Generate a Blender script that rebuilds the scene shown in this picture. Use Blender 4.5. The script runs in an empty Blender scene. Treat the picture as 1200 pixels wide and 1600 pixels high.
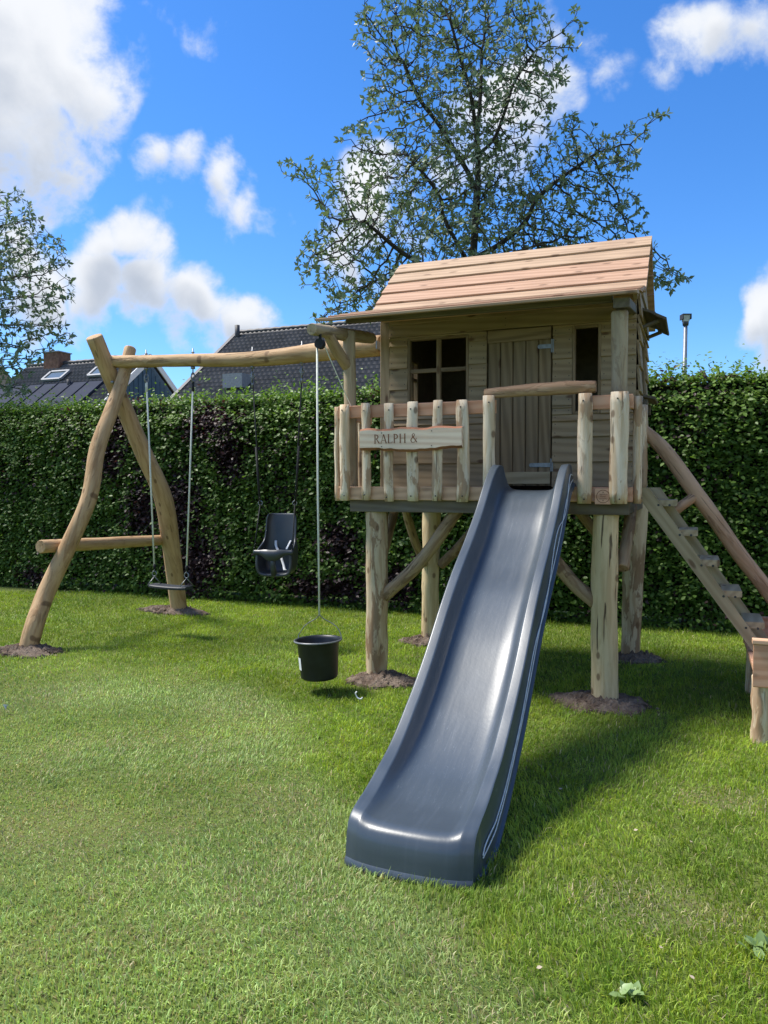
import bpy, math, random
import numpy as np
from mathutils import Vector, Matrix, noise as mnoise

random.seed(7); rng = np.random.default_rng(7)
SC = bpy.context.scene
COL = SC.collection
R = math.radians

# ------------------------------------------------------------------ camera, world, sun, exposure
CAM_H = 1.5
cd = bpy.data.cameras.new('camera'); cam = bpy.data.objects.new('camera', cd); COL.objects.link(cam)
cd.sensor_fit = 'HORIZONTAL'; cd.sensor_width = 36.0; cd.lens = 36.0
cd.clip_start = 0.05; cd.clip_end = 2000
PITCH = math.atan(40 / 1200)
cam.location = (0, 0, CAM_H); cam.rotation_euler = (R(90) - PITCH, 0, 0)
SC.camera = cam

TH = R(22); CU, SU = math.cos(TH), math.sin(TH); CX, CY = 1.630, 5.095   # play set frame: u right, v away
SUN_EL = R(59); _az = Vector((-CU * .95 - SU * .06, SU * .95 - CU * .06)).normalized()   # from the left, a little in front
SUN_DIR = Vector((_az.x * math.cos(SUN_EL), _az.y * math.cos(SUN_EL), math.sin(SUN_EL)))
sl = bpy.data.lights.new('sun', 'SUN'); so = bpy.data.objects.new('sun', sl); COL.objects.link(so)
sl.energy = 3.9; sl.angle = R(16.0); sl.color = (1.0, .95, .86)
so.rotation_euler = SUN_DIR.to_track_quat('Z', 'Y').to_euler(); so.location = (-8, 4, 14)

SC.view_settings.view_transform = 'Standard'; SC.view_settings.look = 'None'
SC.view_settings.gamma = 1.0; SC.view_settings.use_curve_mapping = False
SC.view_settings.exposure = 0.88
SC.cycles.use_denoising = True; SC.render.filter_size = 1.2
SC.cycles.max_bounces = 5; SC.cycles.diffuse_bounces = 3; SC.cycles.glossy_bounces = 3; SC.cycles.transmission_bounces = 3

def pix_dir(px, py):
    a = (px - 600) / 1200; b = (800 - py) / 1200
    return Vector((a, math.cos(PITCH) + b * math.sin(PITCH), -math.sin(PITCH) + b * math.cos(PITCH))).normalized()

class NT:
    """small helper to write node trees"""
    def __init__(s, tree): s.t = tree; s.n = tree.nodes; s.l = tree.links
    def add(s, typ, **kw):
        n = s.n.new(typ)
        for k, v in kw.items(): setattr(n, k, v)
        return n
    def put(s, sock, val):
        if hasattr(val, 'is_output') or isinstance(val, bpy.types.NodeSocket): s.l.new(val, sock)
        else: sock.default_value = val
    def math(s, op, a, b=None, c=None, clamp=False):
        n = s.add('ShaderNodeMath', operation=op); n.use_clamp = clamp
        s.put(n.inputs[0], a)
        if b is not None: s.put(n.inputs[1], b)
        if c is not None: s.put(n.inputs[2], c)
        return n.outputs[0]
    def vmath(s, op, a, b=None):
        n = s.add('ShaderNodeVectorMath', operation=op); s.put(n.inputs[0], a)
        if b is not None: s.put(n.inputs[1], b)
        return n.outputs['Value'] if op in ('DISTANCE', 'DOT_PRODUCT', 'LENGTH') else n.outputs[0]
    def scale(s, a, v):
        n = s.add('ShaderNodeMapping'); s.put(n.inputs['Vector'], a); n.inputs['Scale'].default_value = v
        return n.outputs[0]
    def noise(s, vec, scale, detail=4, rough=.55, dist=0.0):
        n = s.add('ShaderNodeTexNoise'); s.put(n.inputs['Vector'], vec)
        n.inputs['Scale'].default_value = scale; n.inputs['Detail'].default_value = detail
        n.inputs['Roughness'].default_value = rough; n.inputs['Distortion'].default_value = dist
        return n.outputs['Fac']
    def ss(s, v, a, b, lo=0.0, hi=1.0, smooth=True):
        n = s.add('ShaderNodeMapRange', interpolation_type='SMOOTHSTEP' if smooth else 'LINEAR')
        s.put(n.inputs['Value'], v); s.put(n.inputs['From Min'], a); s.put(n.inputs['From Max'], b)
        s.put(n.inputs['To Min'], lo); s.put(n.inputs['To Max'], hi)
        return n.outputs[0]
    def mix(s, f, a, b, blend='MIX'):
        n = s.add('ShaderNodeMix', data_type='RGBA', blend_type=blend)
        s.put(n.inputs[0], f)
        for i, v in ((6, a), (7, b)):
            s.put(n.inputs[i], v if not isinstance(v, tuple) else (v + (1.0,) if len(v) == 3 else v))
        return n.outputs[2]

# world: Nishita sky with cumulus laid out by direction, and the same kind of broken cloud all round
W = bpy.data.worlds.new('World'); SC.world = W; W.use_nodes = True
w = NT(W.node_tree); w.n.clear()
out = w.add('ShaderNodeOutputWorld'); bg = w.add('ShaderNodeBackground'); w.l.new(bg.outputs[0], out.inputs[0])
sky = w.add('ShaderNodeTexSky', sky_type='NISHITA'); sky.sun_disc = False
sky.sun_elevation = SUN_EL; sky.sun_rotation = math.atan2(_az.x, _az.y); sky.altitude = 0
sky.air_density = 1.0; sky.dust_density = .25; sky.ozone_density = 2.2
SKYK = 0.100
hs = w.add('ShaderNodeHueSaturation'); hs.inputs['Saturation'].default_value = 1.28; hs.inputs['Value'].default_value = 1.10
w.l.new(sky.outputs[0], hs.inputs['Color'])
tc = w.add('ShaderNodeTexCoord'); D = tc.outputs['Generated']
# centre px, py, radius px, strength
CL = [(-10, 20, 130, 1.25), (70, 70, 85, 1.1), (120, 85, 60, .85), (10, 150, 95, 1.0), (20, 235, 75, .72), (-140, 120, 190, 1.2),
      (295, 40, 42, .55), (265, 115, 34, .50), (385, 150, 30, .36), (235, 12, 34, .40),
      (235, 245, 42, .80), (285, 255, 52, .9), (335, 275, 50, .9), (385, 305, 50, .72), (440, 325, 42, .55), (370, 350, 40, .45),
      (165, 395, 52, 1.05), (215, 395, 62, 1.15), (150, 455, 66, 1.05), (235, 465, 66, 1.05), (305, 475, 52, 1.0), (365, 500, 44, .98), (415, 515, 26, .8), (50, 465, 60, .9), (0, 420, 55, .85),
      (560, 305, 62, .95), (520, 365, 48, .8), (630, 330, 55, .7), (600, 410, 50, .55), (790, 200, 82, 1.0), (760, 280, 65, .8), (868, 160, 52, .74), (940, 75, 50, .44), (850, 50, 70, .60),
      (1095, 55, 52, .78), (1150, 40, 58, .86), (1200, 30, 60, .8), (1060, 135, 42, .46), (1110, 120, 36, .42), (960, 130, 44, .34),
      (1208, 505, 34, 1.0), (1245, 490, 48, 1.1), (1300, 500, 80, 1.1), (1340, 180, 100, .8)]
nbig = w.noise(D, 7.0, 7, .60, .25); nfine = w.noise(D, 24.0, 5, .6, .2)
nmix = w.math('ADD', w.math('MULTIPLY', w.math('SUBTRACT', nbig, .5), 1.55), w.math('MULTIPLY', w.math('SUBTRACT', nfine, .5), .75))
wn = w.add('ShaderNodeTexNoise'); w.l.new(D, wn.inputs['Vector']); wn.inputs['Scale'].default_value = 5.5; wn.inputs['Detail'].default_value = 3.0
wsc = w.add('ShaderNodeVectorMath', operation='SCALE'); w.put(wsc.inputs[0], w.vmath('SUBTRACT', wn.outputs['Color'], (.5, .5, .5))); wsc.inputs['Scale'].default_value = .17
DW = w.vmath('ADD', D, wsc.outputs[0])
wz = w.add('ShaderNodeSeparateXYZ'); w.l.new(DW, wz.inputs[0])
M = None; S = None; SWt = None
for (px, py, r, k) in CL:
    c = pix_dir(px, py); rr = r / 1200 * 1.45
    d = w.vmath('DISTANCE', DW, tuple(c))
    f = w.math('MULTIPLY', w.ss(d, 0.0, rr, 1.0, 0.0, smooth=False), k)
    sh = w.math('MULTIPLY', w.math('DIVIDE', w.math('SUBTRACT', wz.outputs[2], c.z), rr), f)
    M = f if M is None else w.math('MAXIMUM', M, f)
    S = sh if S is None else w.math('ADD', S, sh)
    SWt = f if SWt is None else w.math('ADD', SWt, f)
shade = w.math('DIVIDE', S, w.math('ADD', SWt, .05))
# broken cloud outside the part of the sky that is in view
fwd = pix_dir(600, 420); ang = w.vmath('DISTANCE', D, tuple(fwd))
gen = w.math('MULTIPLY', w.ss(w.noise(D, 1.9, 3, .5), .42, .66), w.ss(ang, .75, 1.0))
gen = w.math('MULTIPLY', gen, .85)
M2 = w.math('MAXIMUM', M, gen)
dens = w.math('ADD', M2, w.math('MULTIPLY', w.math('MULTIPLY', nmix, w.ss(M2, 0.02, .25)), w.ss(M2, .45, .85, 1.0, .45)))
alpha = w.math('MULTIPLY', w.ss(dens, .20, .64), .97)
lit = w.math('ADD', shade, w.math('MULTIPLY', w.math('SUBTRACT', nbig, .5), .9))
thick = w.ss(dens, .55, 1.25)
lit2 = w.math('SUBTRACT', lit, w.math('MULTIPLY', thick, .18))
ccol = w.mix(w.ss(lit2, -.42, .12), (2.9, 3.2, 3.7), (5.2, 5.3, 5.45))
ccol = w.mix(w.ss(dens, .3, .8), (3.9, 4.4, 5.3), ccol)
skyc = w.mix(1.0, hs.outputs[0], (.66, .84, 1.06), 'MULTIPLY')
w.l.new(w.mix(alpha, skyc, ccol), bg.inputs['Color']); bg.inputs['Strength'].default_value = SKYK
W.cycles.sampling_method = 'MANUAL'; W.cycles.sample_map_resolution = 512

# ------------------------------------------------------------------ object helpers
def hw(u, v, z=0.0): return Vector((CX + u * CU + v * SU, CY - u * SU + v * CU, z))
HM = Matrix.Translation((CX, CY, 0)) @ Matrix.Rotation(-TH, 4, 'Z')

def tag(o, label=None, cat=None, group=None, kind=None):
    if label: o['label'] = label
    if cat: o['category'] = cat
    if group: o['group'] = group
    if kind: o['kind'] = kind
    return o
def empty(name, parent=None, mat=None):
    o = bpy.data.objects.new(name, None); o.empty_display_size = .1; COL.objects.link(o)
    if parent: o.parent = parent
    if mat is not None: o.matrix_local = mat
    return o
def thing(name, label, cat, base=(0, 0, 0), group=None):
    """Empty at a play-set-frame point; children use play-set coordinates minus base"""
    o = empty(name, None, HM @ Matrix.Translation(base)); tag(o, label, cat, group); o['_b'] = list(base)
    return o
BASE = {}
def mkmesh(name, verts, faces, mats, smooth=False, fmat=None):
    me = bpy.data.meshes.new(name); me.from_pydata([tuple(v) for v in verts], [], faces)
    for m in (mats if isinstance(mats, (list, tuple)) else [mats]): me.materials.append(m)
    if smooth: me.polygons.foreach_set('use_smooth', [True] * len(me.polygons))
    if fmat is not None: me.polygons.foreach_set('material_index', fmat)
    me.update(); return me
def obj(name, me, parent=None, mat=None):
    o = bpy.data.objects.new(name, me); COL.objects.link(o)
    if parent: o.parent = parent
    if mat is not None: o.matrix_local = mat
    return o
def frame_from(x, up):
    x = Vector(x).normalized(); up = Vector(up)
    y = up.cross(x)
    if y.length < 1e-5: y = Vector((0, 1, 0)).cross(x)
    y.normalize(); z = x.cross(y)
    return Matrix((x, y, z)).transposed().to_4x4()
BOARDC = {}
def board(name, parent, mat, p0, p1, w_, t_, up=(0, 0, 1), off=(0, 0, 0), ch=.004):
    """board from p0 to p1 (axis of its centre line), t_ thick along up, w_ wide across"""
    p0 = Vector(p0) - Vector(off); p1 = Vector(p1) - Vector(off); L = (p1 - p0).length
    ch = min(ch, w_ * .3, t_ * .3)
    key = (round(L, 4), round(w_, 4), round(t_, 4), mat.name)
    me = BOARDC.get(key)
    if me is None:
        a, b = w_ / 2, t_ / 2
        sec = [(-a + ch, -b), (a - ch, -b), (a, -b + ch), (a, b - ch), (a - ch, b), (-a + ch, b), (-a, b - ch), (-a, -b + ch)]
        vs = [(x, y, z) for x in (-L / 2, L / 2) for y, z in sec]
        fs = [(i, (i + 1) % 8, 8 + (i + 1) % 8, 8 + i) for i in range(8)] + [tuple(range(7, -1, -1)), tuple(range(8, 16))]
        me = mkmesh(name, vs, fs, mat); BOARDC[key] = me
    return obj(name, me, parent, Matrix.Translation((p0 + p1) / 2) @ frame_from(p1 - p0, up))
def catmull(pts, n):
    P = [Vector(p) for p in pts]; P = [P[0] * 2 - P[1]] + P + [P[-1] * 2 - P[-2]]; o = []
    m = len(P) - 3
    for i in range(n + 1):
        t = i / n * m; k = min(int(t), m - 1); f = t - k
        a, b, c, d = P[k:k + 4]
        o.append(.5 * ((2 * b) + (c - a) * f + (2 * a - 5 * b + 4 * c - d) * f * f + (3 * b - a - 3 * c + d) * f ** 3))
    return o
def tube_geo(path, rad, seg=10, wob=0.0, seed=0, squash=1.0, up=(0, 0, 1), caps=True):
    vs, fs = [], []; n = len(path)
    upv = Vector(up); a = None
    for i, p in enumerate(path):
        t = (path[min(i + 1, n - 1)] - path[max(i - 1, 0)]).normalized()
        if a is None:
            a = upv.cross(t)
            if a.length < .2: a = Vector((0, 1, 0)).cross(t)
            if a.length < .2: a = Vector((1, 0, 0)).cross(t)
        else: a = a - t * a.dot(t)
        a.normalize(); b = t.cross(a)
        r = rad[i] if hasattr(rad, '__len__') else rad
        for k in range(seg):
            an = 2 * math.pi * k / seg; rr = r
            if wob:
                q = Vector((math.cos(an) * 1.1, math.sin(an) * 1.1, i / n * 6 + seed * 7.3))
                rr = r * (1 + wob * mnoise.noise(q) + wob * .6 * mnoise.noise(q * 2.7))
            vs.append(p + a * math.cos(an) * rr + b * math.sin(an) * rr * squash)
    for i in range(n - 1):
        for k in range(seg):
            k2 = (k + 1) % seg
            fs.append((i * seg + k, i * seg + k2, (i + 1) * seg + k2, (i + 1) * seg + k))
    if caps: fs += [tuple(range(seg - 1, -1, -1)), tuple(range((n - 1) * seg, n * seg))]
    return vs, fs
def log(name, parent, mat, pts, rad, off=(0, 0, 0), seg=14, rings=14, wob=.10, seed=None, squash=1.0, up=(0, 0, 1), nails=None, round_end=.012):
    """a peeled log along a bent centre line; local X runs along it so the grain follows"""
    seed = random.randint(0, 999) if seed is None else seed
    P = [Vector(p) - Vector(off) for p in pts]
    path = catmull(P, rings) if len(P) > 2 else [P[0].lerp(P[1], i / rings) for i in range(rings + 1)]
    if len(P) == 2:
        L = (P[1] - P[0]).length
        for i, p in enumerate(path):
            q = Vector((i / rings * 1.7 + seed * 3.1, seed * .7, 0)); k = math.sin(math.pi * i / rings)
            p += Vector((mnoise.noise(q), mnoise.noise(q + Vector((9, 0, 0))), 0)) * .012 * k * (0 if squash < 1 else 1)
    n = len(path)
    rr = [(rad if not hasattr(rad, '__len__') else np.interp(i / (n - 1), np.linspace(0, 1, len(rad)), rad)) for i in range(n)]
    # small rounded ends
    d0 = (path[0] - path[1]).normalized() * round_end; d1 = (path[-1] - path[-2]).normalized() * round_end
    path = [path[0] + d0 * .0] + [path[0] - d0] + path[1:-1] + [path[-1] - d1] + [path[-1]]
    rr = [rr[0] * .9] + rr + [rr[-1] * .9]
    M4 = Matrix.Translation(P[0].lerp(P[-1], .5)) @ frame_from(P[-1] - P[0], up if abs((P[-1] - P[0]).normalized().dot(Vector(up))) < .95 else (0, 1, 0))
    vs, fs = tube_geo(path, rr, seg, wob, seed, squash, up=up)
    inv = M4.inverted(); vs = [inv @ v for v in vs]
    me = mkmesh(name, vs, fs, mat, smooth=True)
    for f in me.polygons:
        if len(f.vertices) == seg and len(f.vertices) > 4: f.use_smooth = False
    return obj(name, me, parent, M4)
def join(parts):
    V, F = [], []
    for vs, fs in parts:
        o = len(V); V += list(vs); F += [tuple(i + o for i in f) for f in fs]
    return V, F
def boxgeo(x0, x1, y0, y1, z0, z1):
    v = [(x, y, z) for x in (x0, x1) for y in (y0, y1) for z in (z0, z1)]
    return v, [(0, 1, 3, 2), (4, 6, 7, 5), (0, 4, 5, 1), (2, 3, 7, 6), (0, 2, 6, 4), (1, 5, 7, 3)]

# ------------------------------------------------------------------ materials
def material(name):
    m = bpy.data.materials.new(name); m.use_nodes = True; t = NT(m.node_tree)
    b = [n for n in t.n if n.type == 'BSDF_PRINCIPLED'][0]
    return m, t, b
def obj_coords(t):
    tcn = t.add('ShaderNodeTexCoord'); oi = t.add('ShaderNodeObjectInfo')
    off = t.add('ShaderNodeCombineXYZ')
    t.put(off.inputs[0], t.math('MULTIPLY', oi.outputs['Random'], 91.0)); t.put(off.inputs[1], t.math('MULTIPLY', oi.outputs['Random'], 37.0))
    return t.vmath('ADD', tcn.outputs['Object'], off.outputs[0]), oi.outputs['Random']
def bump(t, b, h, strength=.3, dist=.01):
    n = t.add('ShaderNodeBump'); n.inputs['Strength'].default_value = strength; n.inputs['Distance'].default_value = dist
    t.put(n.inputs['Height'], h); t.l.new(n.outputs[0], b.inputs['Normal'])
def wood(name, light, dark, alt, knot=(.10, .05, .025), rough=.72, knots=1.0, ringk=1.0, weather=0.0):
    """sawn board: long grain along local X, cathedral rings, knots, a tint per board"""
    m, t, b = material(name); c, rnd = obj_coords(t)
    g = t.noise(t.scale(c, (1.1, 24, 24)), 2.2, 6, .62, .4)
    wv = t.add('ShaderNodeTexWave', wave_type='BANDS', bands_direction='DIAGONAL')
    t.put(wv.inputs['Vector'], t.scale(c, (.5, 6.5, 6.5))); wv.inputs['Scale'].default_value = 1.6
    wv.inputs['Distortion'].default_value = 5.5; wv.inputs['Detail'].default_value = 2.0; wv.inputs['Detail Scale'].default_value = .7
    f = t.math('ADD', t.math('MULTIPLY', g, .62), t.math('MULTIPLY', wv.outputs[0], .36 * ringk))
    col = t.mix(t.ss(f, .25, .80), light, dark)
    col = t.mix(t.math('MULTIPLY', t.ss(rnd, .25, .95), .75), col, t.mix(t.ss(f, .2, .85), alt, tuple(x * .72 for x in alt)))
    big = t.noise(c, 1.6, 3, .5); col = t.mix(t.math('MULTIPLY', t.ss(big, .42, .72), .35), col, tuple(x * .6 for x in dark))
    vo = t.add('ShaderNodeTexVoronoi', feature='F1', voronoi_dimensions='2D'); t.put(vo.inputs['Vector'], t.scale(c, (2.3, 6.0, 6.0))); vo.inputs['Scale'].default_value = 1.25
    kn = t.ss(t.math('ADD', vo.outputs['Distance'], t.math('MULTIPLY', t.math('SUBTRACT', g, .5), .10)), .05, .145, 1.0, 0.0)
    keep = t.math('GREATER_THAN', t.noise(vo.outputs['Position'], 3.7, 0), .5)
    kf = t.math('MULTIPLY', t.math('MULTIPLY', kn, keep), knots)
    col = t.mix(t.math('MULTIPLY', kf, .85), col, knot)
    if weather: col = t.mix(t.math('MULTIPLY', t.ss(t.noise(t.scale(c, (.7, 5, 5)), 2.6, 4, .6), .4, .75), weather), col, (.20, .20, .185))
    t.l.new(col, b.inputs['Base Color']); b.inputs['Roughness'].default_value = rough; b.inputs['Specular IOR Level'].default_value = .25
    bump(t, b, t.math('SUBTRACT', g, t.math('MULTIPLY', kf, .4)), .28, .004)
    return m
def bark(name, light, tan, brown, patch=.5, crack=.6, rough=.75):
    """peeled round wood: pale sapwood, tan streaks, bast left in patches, checks along the grain"""
    m, t, b = material(name); c, rnd = obj_coords(t)
    st = t.noise(t.scale(c, (1.0, 9, 9)), 3.0, 6, .6, .5)
    col = t.mix(t.ss(st, .40, .62), light, tan)
    pa = t.noise(t.scale(c, (1.0, 3.4, 3.4)), 3.6, 5, .62, .6)
    pm = t.ss(t.math('ADD', pa, t.math('MULTIPLY', t.math('SUBTRACT', rnd, .5), .08)), .60 - .12 * patch, .66 - .12 * patch)
    col = t.mix(t.math('MULTIPLY', pm, .85 * min(1, patch + .2)), col, brown)
    pale = t.noise(t.scale(c, (.8, 2.6, 2.6)), 2.3, 3, .5); col = t.mix(t.math('MULTIPLY', t.ss(pale, .5, .7), .45), col, tuple(min(1, x * 1.25 + .02) for x in light))
    ck = t.noise(t.scale(c, (.55, 11, 11)), 3.4, 3, .55, .2)
    cm = t.math('MULTIPLY', t.ss(ck, .635, .675), crack)
    col = t.mix(cm, col, (.045, .026, .014))
    vo = t.add('ShaderNodeTexVoronoi', feature='F1', voronoi_dimensions='2D'); t.put(vo.inputs['Vector'], t.scale(c, (2.0, 4, 4))); vo.inputs['Scale'].default_value = 2.2
    kf = t.math('MULTIPLY', t.ss(vo.outputs['Distance'], .07, .15, 1.0, 0.0), t.math('GREATER_THAN', t.noise(vo.outputs['Position'], 5.1, 0), .54))
    col = t.mix(t.math('MULTIPLY', kf, .75), col, (.13, .07, .035))
    t.l.new(col, b.inputs['Base Color']); b.inputs['Roughness'].default_value = rough; b.inputs['Specular IOR Level'].default_value = .25
    h = t.math('SUBTRACT', t.math('ADD', t.math('MULTIPLY', st, .5), t.math('MULTIPLY', pm, .35)), t.math('MULTIPLY', cm, 1.2))
    bump(t, b, h, .55, .010)
    return m
def plain(name, col, rough=.5, metal=0.0, spec=.5, var=.12, scale=14.0):
    m, t, b = material(name); c, rnd = obj_coords(t)
    n = t.noise(c, scale, 4, .6)
    t.l.new(t.mix(t.ss(n, .3, .7), tuple(x * (1 - var) for x in col), tuple(min(1, x * (1 + var)) for x in col)), b.inputs['Base Color'])
    b.inputs['Roughness'].default_value = rough; b.inputs['Metallic'].default_value = metal; b.inputs['Specular IOR Level'].default_value = spec
    return m
MT = {}
MT['roof'] = wood('roof_wood', (.50, .315, .21), (.37, .215, .135), (.50, .365, .235), knots=.7)
MT['pink'] = wood('douglas_wood', (.66, .38, .24), (.53, .26, .145), (.66, .43, .27), knots=.4)
MT['siding'] = wood('siding_wood', (.385, .28, .165), (.275, .19, .105), (.345, .265, .16), knots=1.0, weather=.12)
MT['door'] = wood('door_wood', (.30, .215, .125), (.175, .118, .063), (.25, .18, .105), knots=1.0, weather=.1)
MT['joist'] = wood('joist_wood', (.17, .14, .10), (.115, .09, .062), (.15, .125, .09), knots=.4, weather=.3)
MT['ladder'] = wood('ladder_wood', (.43, .345, .21), (.31, .235, .13), (.40, .33, .20), knots=.9)
MT['sign'] = wood('sign_wood', (.74, .61, .46), (.62, .46, .33), (.72, .60, .45), knots=.35)
MT['post'] = bark('post_wood', (.60, .48, .285), (.49, .365, .20), (.29, .175, .09), patch=.2, crack=.85)
MT['post_rough'] = bark('rough_post_wood', (.52, .42, .275), (.40, .285, .165), (.21, .125, .065), patch=.75, crack=1.0)
MT['brace'] = bark('brace_wood', (.36, .26, .155), (.26, .17, .095), (.15, .09, .05), patch=.6, crack=.8)
MT['baluster'] = bark('baluster_wood', (.68, .57, .42), (.54, .395, .245), (.31, .18, .095), patch=.68, crack=.6)
MT['porch_post'] = bark('porch_post_wood', (.40, .32, .21), (.33, .25, .155), (.20, .135, .08), patch=.35, crack=.4)
MT['swing_log'] = bark('swing_wood', (.48, .32, .175), (.37, .23, .115), (.25, .14, .065), patch=.35, crack=.45)
MT['rail_log'] = bark('rail_wood', (.46, .295, .18), (.36, .215, .12), (.23, .125, .065), patch=.4, crack=.5)
MT['nail'] = plain('nail_metal', (.03, .03, .03), .5)
MT['steel'] = plain('galvanised_steel', (.26, .27, .28), .5, .9, .5, .15, 40)
MT['black_rope'] = plain('black_rope', (.012, .013, .014), .8)
MT['white_rope'] = plain('white_rope', (.66, .67, .60), .85, 0, .2, .1, 60)
MT['rubber'] = plain('rubber', (.030, .034, .042), .55, 0, .4, .2, 30)
MT['seat_plastic'] = plain('seat_plastic', (.040, .047, .056), .38, 0, .5, .1, 9)
MT['bucket'] = plain('bucket_plastic', (.010, .013, .018), .42, 0, .45, .3, 12)
MT['white'] = plain('white_plastic', (.72, .74, .76), .5)
MT['letters'] = plain('burnt_lettering', (.19, .075, .035), .8, 0, .2, .25, 90)
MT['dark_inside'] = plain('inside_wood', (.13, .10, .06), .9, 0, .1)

def slide_mat():
    m, t, b = material('slide_plastic'); tcn = t.add('ShaderNodeTexCoord'); c = tcn.outputs['Object']
    big = t.noise(c, 2.2, 3, .5); scuff = t.noise(t.scale(c, (22, 2.2, 2.2)), 2.0, 6, .65, .6); fine = t.noise(c, 55, 3, .6)
    col = t.mix(t.ss(big, .35, .7), (.040, .055, .072), (.052, .069, .088))
    col = t.mix(t.math('MULTIPLY', t.ss(scuff, .50, .78), .26), col, (.085, .105, .135))
    # a few long hair scratches
    wv = t.noise(t.scale(c, (60, 3, 3)), 1.0, 1, .4, 1.6); sc = t.math('MULTIPLY', t.ss(t.math('ABSOLUTE', t.math('SUBTRACT', wv, .5)), .0, .006, 1.0, 0.0), t.ss(big, .5, .6))
    col = t.mix(t.math('MULTIPLY', sc, .4), col, (.20, .23, .27))
    t.l.new(col, b.inputs['Base Color'])
    t.l.new(t.math('ADD', t.math('MULTIPLY', scuff, .12), .28), b.inputs['Roughness'])
    b.inputs['Specular IOR Level'].default_value = .70
    bump(t, b, t.math('ADD', t.math('MULTIPLY', fine, .15), t.math('MULTIPLY', big, .6)), .12, .012)
    return m
MT['slide'] = slide_mat()

def leaf_mat(name, c1, c2, trans, tcol, rough=.42, spec=.45, attr='tint'):
    m, t, b = material(name)
    at = t.add('ShaderNodeAttribute'); at.attribute_name = attr
    col = t.mix(at.outputs['Fac'], c1, c2)
    t.l.new(col, b.inputs['Base Color']); b.inputs['Roughness'].default_value = rough; b.inputs['Specular IOR Level'].default_value = spec
    tr = t.add('ShaderNodeBsdfTranslucent'); t.l.new(t.mix(at.outputs['Fac'], tuple(x * .8 for x in tcol), tcol), tr.inputs['Color'])
    ms = t.add('ShaderNodeMixShader'); ms.inputs[0].default_value = trans
    t.l.new(b.outputs[0], ms.inputs[1]); t.l.new(tr.outputs[0], ms.inputs[2])
    o = [n for n in t.n if n.type == 'OUTPUT_MATERIAL'][0]; t.l.new(ms.outputs[0], o.inputs[0])
    return m
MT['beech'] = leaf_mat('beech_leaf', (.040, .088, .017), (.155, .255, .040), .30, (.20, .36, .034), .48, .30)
MT['copper'] = leaf_mat('copper_beech_leaf', (.020, .013, .014), (.060, .030, .030), .18, (.14, .03, .03), .5, .3)
MT['tree_leaf'] = leaf_mat('whitebeam_leaf', (.095, .140, .088), (.185, .245, .150), .25, (.20, .29, .11), .5, .4)
MT['weed'] = leaf_mat('weed_leaf', (.13, .22, .06), (.26, .37, .14), .25, (.3, .4, .1))
MT['tree_bark'] = plain('tree_bark', (.045, .040, .032), .9, 0, .2, .35, 18)
MT['hedge_wood'] = plain('hedge_twig', (.045, .032, .022), .9, 0, .2, .3, 20)
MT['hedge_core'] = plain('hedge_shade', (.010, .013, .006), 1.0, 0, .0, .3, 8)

def grass_mat():
    m, t, b = material('grass_blade')
    at = t.add('ShaderNodeAttribute'); at.attribute_name = 'gcol'
    t.l.new(at.outputs['Color'], b.inputs['Base Color']); b.inputs['Roughness'].default_value = .5; b.inputs['Specular IOR Level'].default_value = .3
    tr = t.add('ShaderNodeBsdfTranslucent'); t.l.new(t.mix(1.0, at.outputs['Color'], (1.25, 1.25, .7), 'MULTIPLY'), tr.inputs['Color'])
    ms = t.add('ShaderNodeMixShader'); ms.inputs[0].default_value = .3
    t.l.new(b.outputs[0], ms.inputs[1]); t.l.new(tr.outputs[0], ms.inputs[2])
    o = [n for n in t.n if n.type == 'OUTPUT_MATERIAL'][0]; t.l.new(ms.outputs[0], o.inputs[0])
    return m
MT['grass'] = grass_mat()
def lawn_mat():
    m, t, b = material('lawn_soil'); tcn = t.add('ShaderNodeTexCoord'); c = tcn.outputs['Object']
    n1 = t.noise(c, 1.1, 5, .6); n2 = t.noise(c, 26, 5, .65)
    col = t.mix(t.ss(n1, .35, .65), (.075, .125, .022), (.12, .155, .038))
    col = t.mix(t.ss(n2, .45, .72), col, (.135, .125, .055))
    t.l.new(col, b.inputs['Base Color']); b.inputs['Roughness'].default_value = .95; b.inputs['Specular IOR Level'].default_value = .1
    bump(t, b, n2, .8, .03)
    return m
MT['lawn'] = lawn_mat()
def soil_mat():
    m, t, b = material('loose_soil'); tcn = t.add('ShaderNodeTexCoord'); c = tcn.outputs['Object']
    n1 = t.noise(c, 9, 6, .68); n2 = t.noise(c, 60, 4, .6)
    col = t.mix(t.ss(n1, .35, .68), (.095, .068, .052), (.21, .165, .13)); col = t.mix(t.ss(n2, .55, .75), col, (.24, .20, .165))
    t.l.new(col, b.inputs['Base Color']); b.inputs['Roughness'].default_value = 1.0; b.inputs['Specular IOR Level'].default_value = .05
    bump(t, b, t.math('ADD', n1, t.math('MULTIPLY', n2, .5)), .9, .03)
    return m
MT['soil'] = soil_mat()

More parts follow.
